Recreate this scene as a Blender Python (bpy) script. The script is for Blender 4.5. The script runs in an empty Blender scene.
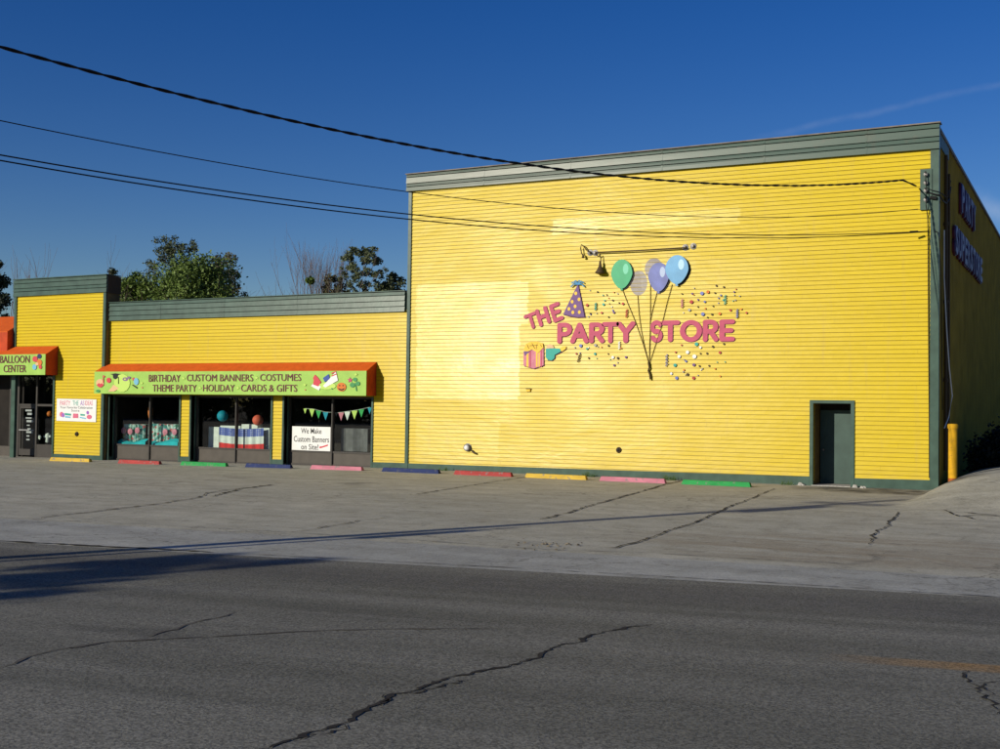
import bpy, bmesh, math, random
import numpy as np
from mathutils import Vector, Matrix
random.seed(7)
S = bpy.context.scene
COL = S.collection

# ------------------------------------------------------------------ camera maths (photo measured on the real planes)
CF, CYAW, CP, CR = 1178.93, -0.471098, 0.028277, 0.0130342
CAM = Vector((0, -34.2326, 2.1))
_f = Vector((math.sin(CYAW)*math.cos(CP), math.cos(CYAW)*math.cos(CP), math.sin(CP)))
_rt = Vector((math.cos(CYAW), -math.sin(CYAW), 0)); _up = _rt.cross(_f)
_A = _rt*math.cos(CR)+_up*math.sin(CR); _B = _up*math.cos(CR)-_rt*math.sin(CR)
def ray(x, y): return _f+_A*((x-500)/CF)-_B*((y-374.5)/CF)
def W(x, y, Y=0.0):                       # survey point on the facade plane y=Y -> (X, Z)
    d = ray(x, y); t = (Y-CAM.y)/d.y; p = CAM+d*t; return p.x, p.z
def G(x, y):                              # survey point on the ground
    z = 0
    for _ in range(6):
        d = ray(x, y); t = (z-CAM.z)/d.z; p = CAM+d*t; z = gz(p.x, p.y)
    return p.x, p.y

def sstep(t): t = max(0, min(1, t)); return t*t*(3-2*t)
def gz(X, Y):
    z = 0
    if X < -21: z -= 0.0105*min(-21-X, 18)*sstep((Y+9)/7)
    if X > -4.05: z += 0.66*(1-math.exp(-(X+4.05)/0.78))*sstep((Y+9)/8)
    return z

# ------------------------------------------------------------------ materials
def mat(name, col, rough=0.6, noise=0.0, nscale=6, bump=0.0, bscale=30, metallic=0, spec=0.22):
    m = bpy.data.materials.new(name); m.use_nodes = True
    nt = m.node_tree; b = nt.nodes['Principled BSDF']
    b.inputs['Roughness'].default_value = rough; b.inputs['Metallic'].default_value = metallic
    b.inputs['Specular IOR Level'].default_value = spec
    c = (*col, 1)
    b.inputs['Base Color'].default_value = c
    tc = nt.nodes.new('ShaderNodeTexCoord')
    if noise:
        n = nt.nodes.new('ShaderNodeTexNoise'); n.inputs['Scale'].default_value = nscale; n.inputs['Detail'].default_value = 6
        nt.links.new(tc.outputs['Object'], n.inputs['Vector'])
        r = nt.nodes.new('ShaderNodeMapRange'); r.inputs[1].default_value = .3; r.inputs[2].default_value = .7
        r.inputs[3].default_value = 1-noise; r.inputs[4].default_value = 1+noise
        nt.links.new(n.outputs['Fac'], r.inputs[0])
        mx = nt.nodes.new('ShaderNodeVectorMath'); mx.operation = 'SCALE'; mx.inputs[0].default_value = col
        nt.links.new(r.outputs[0], mx.inputs['Scale']); nt.links.new(mx.outputs[0], b.inputs['Base Color'])
    if bump:
        n2 = nt.nodes.new('ShaderNodeTexNoise'); n2.inputs['Scale'].default_value = bscale; n2.inputs['Detail'].default_value = 4
        nt.links.new(tc.outputs['Object'], n2.inputs['Vector'])
        bp = nt.nodes.new('ShaderNodeBump'); bp.inputs['Strength'].default_value = bump; bp.inputs['Distance'].default_value = .02
        nt.links.new(n2.outputs['Fac'], bp.inputs['Height']); nt.links.new(bp.outputs[0], b.inputs['Normal'])
    return m

class NT:                                  # small node helper
    def __init__(s, m): s.nt = m.node_tree; s.N = s.nt.nodes; s.L = s.nt.links
    def new(s, t, **k):
        n = s.N.new(t)
        for a, v in k.items(): setattr(n, a, v)
        return n
    def _in(s, sock, v):
        if hasattr(v, 'is_linked') or isinstance(v, bpy.types.NodeSocket): s.L.new(v, sock)
        else: sock.default_value = v
    def math(s, op, a, b=0.0, c=None, clamp=False):
        n = s.new('ShaderNodeMath', operation=op, use_clamp=clamp); s._in(n.inputs[0], a); s._in(n.inputs[1], b)
        if c is not None: s._in(n.inputs[2], c)
        return n.outputs[0]
    def mix(s, fac, a, b, blend='MIX'):
        n = s.new('ShaderNodeMix', data_type='RGBA', blend_type=blend); s._in(n.inputs[0], fac); s._in(n.inputs[6], a); s._in(n.inputs[7], b)
        return n.outputs[2]
    def noise(s, vec, scale, detail=5, rough=.55):
        n = s.new('ShaderNodeTexNoise'); n.inputs['Scale'].default_value = scale; n.inputs['Detail'].default_value = detail
        n.inputs['Roughness'].default_value = rough; s.L.new(vec, n.inputs['Vector']); return n.outputs['Fac']
    def rng(s, v, a, b, c=0.0, d=1.0, smooth=False):
        n = s.new('ShaderNodeMapRange', clamp=True)
        if smooth: n.interpolation_type = 'SMOOTHSTEP'
        s._in(n.inputs[0], v)
        for i, q in enumerate((a, b, c, d)): n.inputs[i+1].default_value = q
        return n.outputs[0]
    def xyz(s, vec):
        n = s.new('ShaderNodeSeparateXYZ'); s.L.new(vec, n.inputs[0]); return n.outputs
    def mapping(s, vec, scale=(1, 1, 1), rot=(0, 0, 0)):
        n = s.new('ShaderNodeMapping'); n.inputs['Scale'].default_value = scale; n.inputs['Rotation'].default_value = rot
        s.L.new(vec, n.inputs[0]); return n.outputs[0]

def siding_material():
    m = bpy.data.materials.new('yellow_siding_paint'); m.use_nodes = True; h = NT(m)
    b = h.N['Principled BSDF']; tc = h.new('ShaderNodeTexCoord'); v = tc.outputs['Object']; X, Y, Z = h.xyz(v)
    base = (.585, .425, .006, 1); pale = (.65, .54, .08, 1)
    streak = h.noise(h.mapping(v, (.35, 1, 6)), 1.0, 5)
    blot = h.noise(h.mapping(v, (.5, 1, .8)), 1.2, 4)
    fine = h.noise(h.mapping(v, (1.2, 1, 9)), 2.5, 4)
    rowid = h.math('FLOOR', h.math('DIVIDE', Z, .125))
    wn = h.new('ShaderNodeTexWhiteNoise', noise_dimensions='2D'); cb = h.new('ShaderNodeCombineXYZ')
    h.L.new(rowid, cb.inputs[0]); h.L.new(h.math('FLOOR', h.math('DIVIDE', h.math('ADD', X, h.math('MULTIPLY', rowid, 1.37)), 3.66)), cb.inputs[1]); h.L.new(cb.outputs[0], wn.inputs['Vector'])
    wr = h.new('ShaderNodeTexWhiteNoise', noise_dimensions='1D'); h.L.new(rowid, wr.inputs['W'])
    XJ = h.math('ADD', X, h.math('MULTIPLY', h.math('SUBTRACT', wr.outputs[0], .5), .10))
    def box(x0, x1, z0, z1, e=.05):
        a = h.rng(XJ, x0, x0+e); c = h.rng(XJ, x1-e, x1, 1, 0); d = h.rng(Z, z0, z0+.05); f = h.rng(Z, z1-.05, z1, 1, 0)
        return h.math('MULTIPLY', h.math('MULTIPLY', a, c), h.math('MULTIPLY', d, f))
    patches = None
    for q in PATCH:
        k = box(*q[:4]); k = h.math('MULTIPLY', k, q[4])
        patches = k if patches is None else h.math('MAXIMUM', patches, k)
    fade = h.rng(blot, .35, .7, 0, .12)
    # sun glare on the left third of the big wall, painted in as paler colour
    glare = h.math('MULTIPLY', h.rng(X, -21, -7, .12, 0), h.math('GREATER_THAN', X, -20.9))
    f = h.math('ADD', h.math('ADD', fade, h.math('MULTIPLY', h.math('MULTIPLY', patches, .55), h.rng(fine, .3, .7, 1.0, .6))), glare, clamp=True)
    col = h.mix(f, base, pale)
    var = h.rng(wn.outputs[0], 0, 1, .975, 1.02)
    var = h.math('MULTIPLY', var, h.rng(fine, .3, .75, 1.03, .93))
    dirt = h.math('MAXIMUM', h.math('MULTIPLY', h.rng(streak, .50, .8, 0, .35), h.rng(Z, 0.2, 2.0, 1, .35)), h.math('MAXIMUM', h.math('MULTIPLY', h.rng(h.noise(h.mapping(v, (5, 1, .35)), 1.0, 4), .56, .78, 0, .42), h.rng(blot, .35, .6, .2, 1)), h.math('MULTIPLY', h.rng(Z, .15, .8, .38, 0), h.rng(fine, .35, .6))))
    # shadow line under every lap, painted into the colour
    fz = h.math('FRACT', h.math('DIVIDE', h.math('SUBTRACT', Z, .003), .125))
    lap_shade = h.math('MULTIPLY', h.rng(fz, .80, .89), .66)
    lap_shade = h.math('MAXIMUM', lap_shade, h.math('MULTIPLY', h.rng(fz, .55, .9), .12))
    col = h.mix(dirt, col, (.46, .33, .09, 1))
    col = h.mix(lap_shade, col, (.27, .175, .008, 1))
    bt = h.math('FRACT', h.math('DIVIDE', h.math('ADD', X, h.math('MULTIPLY', rowid, 1.37)), 3.66))
    col = h.mix(h.math('MULTIPLY', h.math('LESS_THAN', bt, .0035), .22), col, (.20, .13, .01, 1))
    vm = h.new('ShaderNodeVectorMath', operation='SCALE'); h.L.new(col, vm.inputs[0]); h.L.new(var, vm.inputs['Scale'])
    col = vm.outputs[0]
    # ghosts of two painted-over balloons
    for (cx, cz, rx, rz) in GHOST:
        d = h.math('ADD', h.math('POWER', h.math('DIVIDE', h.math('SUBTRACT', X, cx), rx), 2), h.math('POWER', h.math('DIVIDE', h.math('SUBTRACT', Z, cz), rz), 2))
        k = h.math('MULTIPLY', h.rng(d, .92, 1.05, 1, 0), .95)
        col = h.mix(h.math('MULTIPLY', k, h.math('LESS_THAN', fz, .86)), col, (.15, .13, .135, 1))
    h.L.new(col, b.inputs['Base Color'])
    r = h.math('SUBTRACT', h.rng(blot, .3, .7, .37, .30), h.math('MULTIPLY', patches, .03))
    h.L.new(r, b.inputs['Roughness']); h.L.new(h.math('ADD', .125, h.math('MULTIPLY', patches, .085)), b.inputs['Specular IOR Level'])
    bp = h.new('ShaderNodeBump'); bp.inputs['Strength'].default_value = .38; bp.inputs['Distance'].default_value = .02
    h.L.new(h.noise(h.mapping(v, (.8, 1, 2.6)), 1.8, 4), bp.inputs['Height']); h.L.new(bp.outputs[0], b.inputs['Normal'])
    return m

PATCH = []
for (x0, y0, x1, y1, s) in ((415, 400, 521, 280, .8), (415, 327, 529, 281, .7), (551, 236, 740, 206, .8), (640, 300, 780, 255, .25), (415, 462, 500, 420, .3)):
    a = W(x0, y0); c = W(x1, y1); PATCH.append((a[0], c[0], min(a[1], c[1]), max(a[1], c[1]), s))
def pxell(x, y, rx, ry):
    a = W(x-rx, y); b_ = W(x+rx, y); c = W(x, y+ry); d = W(x, y-ry)
    return ((a[0]+b_[0])/2, (c[1]+d[1])/2, (b_[0]-a[0])/2, (d[1]-c[1])/2)
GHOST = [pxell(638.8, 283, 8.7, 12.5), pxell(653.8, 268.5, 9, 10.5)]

M = {}
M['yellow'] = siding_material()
M['green'] = mat('green_trim_paint', (.048, .088, .068), .32, .2, 3, .10, 5)
def glint_green():  # paler left end imitates a sun glint, painted into the colour
    m = bpy.data.materials.new('glint_painted_green_metal'); m.use_nodes = True; h = NT(m); b = h.N['Principled BSDF']; tc = h.new('ShaderNodeTexCoord'); v = tc.outputs['Object']; X, Y, Z = h.xyz(v)
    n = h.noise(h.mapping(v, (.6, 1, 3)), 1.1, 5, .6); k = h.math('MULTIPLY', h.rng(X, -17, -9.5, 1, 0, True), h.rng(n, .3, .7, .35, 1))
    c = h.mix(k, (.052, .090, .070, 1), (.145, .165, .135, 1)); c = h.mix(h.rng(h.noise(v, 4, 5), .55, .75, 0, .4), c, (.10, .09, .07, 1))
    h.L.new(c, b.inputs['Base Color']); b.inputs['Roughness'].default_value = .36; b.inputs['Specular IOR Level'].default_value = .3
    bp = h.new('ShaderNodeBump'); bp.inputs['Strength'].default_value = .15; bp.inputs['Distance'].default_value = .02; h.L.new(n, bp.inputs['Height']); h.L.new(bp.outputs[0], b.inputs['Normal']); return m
M['green_glint'] = None
M['green_dark'] = mat('dark_green_metal', (.042, .075, .065), .5, .15, 3)
M['coping'] = mat('weathered_coping', (.16, .14, .12), .6, .35, 3)
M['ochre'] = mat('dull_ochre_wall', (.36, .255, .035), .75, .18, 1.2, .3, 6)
M['jamb'] = mat('painted_recess_wood', (.16, .11, .04), .7, .2, 4)
M['orange'] = mat('orange_canvas', (.62, .105, .012), .7, .10, 4, .15, 40)
M['shadecanvas'] = mat('shaded_orange_canvas', (.46, .055, .012), .7, .15, 3, .15, 40)  # darker copy of the orange canvas, shade painted into ends and valance
def chipped(name, col, under=(.20, .19, .17)):
    m = bpy.data.materials.new(name); m.use_nodes = True; h = NT(m); b = h.N['Principled BSDF']; tc = h.new('ShaderNodeTexCoord'); v = tc.outputs['Object']
    n = h.noise(v, 7, 6, .7); n2 = h.noise(h.mapping(v, (.6, 2, 2)), 3, 4)
    c = h.mix(h.rng(n2, .3, .7), (*col, 1), (col[0]*.7, col[1]*.7, col[2]*.7, 1)); c = h.mix(h.rng(n, .56, .62, 0, .75), c, (*under, 1))
    h.L.new(c, b.inputs['Base Color']); b.inputs['Roughness'].default_value = .75; b.inputs['Specular IOR Level'].default_value = .2; return m
M['w_red'] = chipped('chipped_red_paint', (.42, .06, .055)); M['w_greenp'] = chipped('chipped_green_paint', (.03, .32, .08)); M['w_bluep'] = chipped('chipped_navy_paint', (.025, .04, .13), (.07, .075, .11)); M['w_yelp'] = chipped('chipped_yellow_paint', (.66, .44, .06)); M['w_pink'] = chipped('chipped_pink_paint', (.56, .20, .26))
M['lime'] = mat('lime_sign_vinyl', (.30, .50, .09), .5, .10, 3)
M['maroon'] = mat('maroon_print', (.15, .03, .045), .5)
M['bronze'] = mat('dark_bronze_frame', (.045, .04, .036), .45, .1, 4)
M['panel'] = mat('brown_grey_panel', (.075, .065, .055), .55, .12, 3)
M['alu'] = mat('grey_aluminium', (.25, .25, .25), .4, .1, 4, metallic=.6)
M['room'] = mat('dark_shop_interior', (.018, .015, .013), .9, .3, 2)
M['black'] = mat('black_rubber', (.012, .012, .012), .6)
M['white'] = mat('white_plastic', (.72, .72, .70), .5, .05, 5)
M['offwhite'] = mat('offwhite_fabric', (.62, .66, .60), .8, .1, 6, .2, 20)
M['magenta'] = mat('rose_painted_wood', (.44, .062, .125), .5, .10, 6, .1, 20)
M['magedge'] = mat('dark_purple_edge', (.10, .03, .06), .6)
M['hat'] = mat('purple_painted_wood', (.15, .075, .21), .55, .1, 6)
M['yel2'] = mat('yellow_painted_wood', (.78, .50, .05), .5, .08, 6)
M['bgreen'] = mat('green_balloon_paint', (.02, .33, .14), .4, .12, 3)
M['bviolet'] = mat('violet_balloon_paint', (.115, .14, .38), .4, .25, 2.5)
M['bblue'] = mat('pale_blue_balloon_paint', (.11, .32, .55), .4, .12, 3)
M['bhi'] = mat('balloon_highlight_paint', (.55, .68, .66), .4)
M['string'] = mat('dark_string', (.09, .055, .02), .8)
M['teal'] = mat('teal_fabric', (.01, .42, .46), .8, .15, 4)
M['tealpaint'] = mat('teal_paint', (.03, .33, .27), .5, .1, 4)
M['pink'] = mat('pink_paint', (.56, .20, .26), .6, .12, 8, .2, 30)
M['red'] = mat('red_paint', (.42, .055, .05), .6, .15, 8, .2, 30)
M['greenp'] = mat('bright_green_paint', (.03, .32, .08), .6, .15, 8, .2, 30)
M['bluep'] = mat('navy_blue_paint', (.022, .035, .11), .6, .15, 8, .2, 30)
M['yelp'] = mat('yellow_block_paint', (.72, .46, .06), .6, .12, 8, .2, 30)
M['brown'] = mat('brown_dull_metal', (.07, .045, .02), .6)
M['grey'] = mat('grey_metal', (.20, .19, .18), .45, .15, 10, metallic=.3)
M['wood'] = mat('weathered_pole_wood', (.16, .12, .085), .85, .3, 3, .5, 20)
M['wire'] = mat('black_cable', (.012, .012, .014), .6)
M['bollard'] = chipped('chipped_bollard_paint', (.70, .38, .015), (.45, .24, .03))
M['signviolet'] = mat('violet_sign_letter', (.08, .06, .17), .5)
M['signpale'] = mat('lavender_sign_letter', (.15, .13, .27), .5)
M['signred'] = mat('red_sign_edge', (.10, .018, .035), .5)
M['bark'] = mat('grey_bark', (.13, .10, .08), .9, .3, 4)
M['barepale'] = mat('pale_twig_bark', (.17, .13, .125), .9)
M['rock'] = mat('pale_rock', (.42, .40, .36), .9, .25, 12)
M['debris'] = mat('dark_leaf_litter', (.14, .12, .09), .95, .4, 20)
M['weed'] = mat('weed_leaf', (.06, .10, .03), .8)
M['crack'] = mat('dark_crack', (.035, .031, .027), .95, .4, 9)
M['crack_soft'] = mat('dirt_filled_crack', (.105, .095, .08), .95, .3, 9)
M['glassball'] = mat('coral_paper', (.62, .12, .07), .6)
M['tealball'] = mat('blue_teal_paper', (.01, .26, .36), .6)
M['flagblue'] = mat('flag_blue', (.06, .10, .34), .7)
M['flagred'] = mat('flag_red', (.60, .03, .03), .7)
M['drape'] = mat('grey_drape', (.12, .12, .12), .9, .3, 3)
M['orangeball'] = mat('orange_ball', (.6, .17, .03), .6)

def leafmat(name, c1, c2):
    m = bpy.data.materials.new(name); m.use_nodes = True; h = NT(m); b = h.N['Principled BSDF']
    g = h.new('ShaderNodeNewGeometry'); tc = h.new('ShaderNodeTexCoord')
    n = h.noise(tc.outputs['Object'], .8, 3)
    f = h.math('ADD', h.math('MULTIPLY', g.outputs['Random Per Island'], .6), h.rng(n, .35, .65, 0, .4), clamp=True)
    h.L.new(h.mix(f, (*c1, 1), (*c2, 1)), b.inputs['Base Color']); b.inputs['Roughness'].default_value = .6
    b.inputs['Specular IOR Level'].default_value = .3
    return m
M['leaf_olive'] = leafmat('olive_leaf', (.05, .09, .016), (.14, .20, .035))
M['leaf_dark'] = leafmat('dark_green_leaf', (.03, .045, .016), (.085, .10, .04))
M['leaf_open'] = leafmat('grey_green_leaf', (.05, .065, .03), (.12, .14, .065))
M['leaf_rust'] = leafmat('brownish_green_leaf', (.035, .04, .018), (.10, .085, .04))
M['needle'] = leafmat('dark_needle', (.012, .02, .01), (.03, .045, .02))
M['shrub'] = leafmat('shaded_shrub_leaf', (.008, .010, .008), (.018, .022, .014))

def glass_mat():
    m = bpy.data.materials.new('window_glass'); m.use_nodes = True; h = NT(m); h.N.clear()
    o = h.new('ShaderNodeOutputMaterial'); t = h.new('ShaderNodeBsdfTransparent'); t.inputs[0].default_value = (.93, .96, .95, 1)
    g = h.new('ShaderNodeBsdfGlossy'); g.inputs['Roughness'].default_value = .02; g.inputs[0].default_value = (1, 1, 1, 1)
    fr = h.new('ShaderNodeFresnel'); fr.inputs[0].default_value = 1.5; ge = h.new('ShaderNodeNewGeometry')
    mx = h.new('ShaderNodeMixShader'); h.L.new(h.math('MULTIPLY', fr.outputs[0], h.math('SUBTRACT', 1.0, ge.outputs['Backfacing'])), mx.inputs[0]); h.L.new(t.outputs[0], mx.inputs[1]); h.L.new(g.outputs[0], mx.inputs[2])
    h.L.new(mx.outputs[0], o.inputs[0]); return m
M['glass'] = glass_mat(); M['green_glint'] = glint_green()

def fabric_pattern():
    m = bpy.data.materials.new('teal_floral_fabric'); m.use_nodes = True; h = NT(m); b = h.N['Principled BSDF']
    tc = h.new('ShaderNodeTexCoord'); vo = h.new('ShaderNodeTexVoronoi'); vo.inputs['Scale'].default_value = 9
    h.L.new(tc.outputs['Object'], vo.inputs['Vector'])
    s = h.xyz(vo.outputs['Color'])
    c = h.mix(h.math('GREATER_THAN', s[0], .35), (.05, .25, .24, 1), (.42, .58, .52, 1))
    c = h.mix(h.math('GREATER_THAN', s[1], .82), c, (.50, .12, .12, 1)); c = h.mix(h.math('LESS_THAN', s[2], .15), c, (.05, .18, .12, 1))
    h.L.new(c, b.inputs['Base Color']); b.inputs['Roughness'].default_value = .8; return m
M['floral'] = fabric_pattern()
def star_fabric():
    m = bpy.data.materials.new('blue_star_fabric'); m.use_nodes = True; h = NT(m); b = h.N['Principled BSDF']
    tc = h.new('ShaderNodeTexCoord'); vo = h.new('ShaderNodeTexVoronoi'); vo.inputs['Scale'].default_value = 14; vo.inputs['Randomness'].default_value = .1
    h.L.new(tc.outputs['Object'], vo.inputs['Vector'])
    h.L.new(h.mix(h.math('LESS_THAN', vo.outputs['Distance'], .27), (.07, .11, .36, 1), (.6, .62, .68, 1)), b.inputs['Base Color'])
    b.inputs['Roughness'].default_value = .8; return m
M['stars'] = star_fabric()

# ground materials
RD = math.atan2(2.32, 13.63)          # heading of the road edge
def along(h, v):                        # coordinates turned to run along the road
    return h.mapping(v, rot=(0, 0, -RD))
def lot_mat(name, c1, c2, stain=True):
    m = bpy.data.materials.new(name); m.use_nodes = True; h = NT(m); b = h.N['Principled BSDF']
    tc = h.new('ShaderNodeTexCoord'); v = tc.outputs['Object']; X, Y, Z = h.xyz(v)
    big = h.noise(v, .22, 5, .6); mid = h.noise(v, 1.3, 6, .65); fine = h.noise(v, 26, 5, .75); strk = h.noise(h.mapping(v, (.25, 1.6, 1), (0, 0, -RD)), .9, 5, .6)
    col = h.mix(h.rng(big, .3, .7), (*c1, 1), (*c2, 1))
    col = h.mix(h.rng(mid, .42, .68, 0, .62), col, (c1[0]*.55, c1[1]*.54, c1[2]*.52, 1))
    col = h.mix(h.rng(strk, .42, .68, 0, .6), col, (c1[0]*.62, c1[1]*.62, c1[2]*.62, 1))
    if stain:   # sandy wash and oil in front of the side drive
        d = h.math('ADD', h.math('POWER', h.math('DIVIDE', h.math('ADD', X, 3.0), 4.6), 2), h.math('POWER', h.math('DIVIDE', h.math('ADD', h.math('SUBTRACT', Y, h.math('MULTIPLY', X, .1)), 15.2), 2.6), 2))
        col = h.mix(h.math('MULTIPLY', h.rng(d, .2, 1.1, 1, 0, True), h.rng(h.math('ADD', h.math('MULTIPLY', strk, .5), h.math('MULTIPLY', h.noise(h.mapping(v, (.8, 2.2, 1)), 1.4, 6, .7), .5)), .40, .60, .05, .75)), col, (.30, .245, .165, 1))
        d2 = h.math('ADD', h.math('POWER', h.math('DIVIDE', h.math('ADD', X, 5.0), 3.0), 2), h.math('POWER', h.math('DIVIDE', h.math('ADD', Y, 1.2), 1.6), 2))
        col = h.mix(h.math('MULTIPLY', h.rng(d2, .2, 1.1, 1, 0, True), h.rng(mid, .35, .6, .3, .95)), col, (.055, .05, .042, 1))
    vc = h.new('ShaderNodeTexVoronoi', feature='DISTANCE_TO_EDGE'); vc.inputs['Scale'].default_value = .55
    wv = h.new('ShaderNodeVectorMath', operation='ADD'); h.L.new(v, wv.inputs[0]); wz = h.new('ShaderNodeCombineXYZ'); h.L.new(h.math('MULTIPLY', mid, 1.6), wz.inputs[0]); h.L.new(h.math('MULTIPLY', h.noise(v, 1.7, 5, .6), 1.6), wz.inputs[1]); h.L.new(wz.outputs[0], wv.inputs[1]); h.L.new(wv.outputs[0], vc.inputs['Vector'])
    ck = h.math('MULTIPLY', h.rng(vc.outputs['Distance'], .004, .016, 1, 0), h.rng(h.noise(v, .33, 3), .47, .60, 0, .55))
    col = h.mix(ck, col, (.10, .095, .08, 1))
    spots = h.noise(v, 3.3, 4, .6); col = h.mix(h.rng(spots, .58, .70, 0, .55), col, (.17, .16, .13, 1))
    gr = h.rng(h.math('ADD', h.math('MULTIPLY', fine, .7), h.math('MULTIPLY', h.noise(v, 9, 4, .7), .3)), .28, .72, .62, 1.36)
    vm = h.new('ShaderNodeVectorMath', operation='SCALE'); h.L.new(col, vm.inputs[0]); h.L.new(gr, vm.inputs['Scale'])
    h.L.new(vm.outputs[0], b.inputs['Base Color']); b.inputs['Roughness'].default_value = .9; b.inputs['Specular IOR Level'].default_value = .25
    bp = h.new('ShaderNodeBump'); bp.inputs['Strength'].default_value = .5; bp.inputs['Distance'].default_value = .012
    h.L.new(h.math('ADD', fine, h.math('MULTIPLY', mid, 2.5)), bp.inputs['Height']); h.L.new(bp.outputs[0], b.inputs['Normal'])
    return m
M['lot'] = lot_mat('weathered_lot_asphalt', (.53, .50, .39), (.42, .41, .335))
M['strip'] = lot_mat('pale_gutter_concrete', (.46, .455, .40), (.39, .39, .345), False)

def road_mat():
    m = bpy.data.materials.new('road_asphalt'); m.use_nodes = True; h = NT(m); b = h.N['Principled BSDF']
    tc = h.new('ShaderNodeTexCoord'); v = tc.outputs['Object']; av = along(h, v); AX, AY, AZ = h.xyz(av)
    big = h.noise(v, .35, 4, .6); strk = h.noise(h.mapping(av, (.05, .9, 1)), 1.0, 4, .6); mid = h.noise(v, 2.2, 5, .6)
    fine = h.noise(v, 38, 4, .8); agg = h.new('ShaderNodeTexVoronoi'); agg.inputs['Scale'].default_value = 60; h.L.new(v, agg.inputs['Vector'])
    col = h.mix(h.rng(strk, .35, .65), (.128, .124, .098, 1), (.24, .23, .19, 1))
    col = h.mix(h.rng(big, .35, .7, 0, .5), col, (.19, .182, .145, 1))
    # darker worn wheel track just beyond the gutter
    t = h.math('SUBTRACT', AY, ROAD_AY)
    band = h.math('MULTIPLY', h.rng(t, -2.4, -1.6, 0, 1, True), h.rng(t, -1.2, -.3, 1, 0, True))
    col = h.mix(h.math('MULTIPLY', band, .6), col, (.085, .080, .070, 1))
    # worn yellow centre line
    l = h.math('MULTIPLY', h.rng(h.math('ABSOLUTE', h.math('SUBTRACT', AY, LINE_AY)), .12, .19, 1, 0), h.rng(AX, LINE_AX, LINE_AX+1.2))
    wear = h.rng(h.math('ADD', h.math('MULTIPLY', mid, .6), h.math('MULTIPLY', fine, .4)), .34, .66, 1, .35)
    col = h.mix(h.math('MULTIPLY', h.math('MULTIPLY', l, wear), .8), col, (.38, .20, .045, 1))
    oil = h.noise(h.mapping(av, (.35, 1.3, 1)), .8, 5, .65); col = h.mix(h.rng(oil, .58, .74, 0, .5), col, (.065, .062, .054, 1)); col = h.mix(h.rng(oil, .42, .26, 0, .4), col, (.26, .25, .21, 1))
    gr = h.rng(h.math('ADD', h.math('MULTIPLY', fine, .62), h.math('MULTIPLY', h.xyz(agg.outputs['Color'])[0], .38)), .28, .75, .5, 1.5)
    vm = h.new('ShaderNodeVectorMath', operation='SCALE'); h.L.new(col, vm.inputs[0]); h.L.new(gr, vm.inputs['Scale'])
    h.L.new(vm.outputs[0], b.inputs['Base Color']); b.inputs['Roughness'].default_value = .88; b.inputs['Specular IOR Level'].default_value = .3
    bp = h.new('ShaderNodeBump'); bp.inputs['Strength'].default_value = .7; bp.inputs['Distance'].default_value = .008
    h.L.new(h.math('ADD', fine, h.math('MULTIPLY', mid, 1.5)), bp.inputs['Height']); h.L.new(bp.outputs[0], b.inputs['Normal'])
    return m
def ac(p):  # point in road-aligned coordinates
    c, s = math.cos(-RD), math.sin(-RD); return (p[0]*c-p[1]*s, p[0]*s+p[1]*c)
ROAD_AY = ac(G(500, 568))[1]
LINE_AX, LINE_AY = ac(G(815, 658)); LINE_AY = (LINE_AY+ac(G(1000, 669))[1])/2
M['road'] = road_mat()

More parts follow.
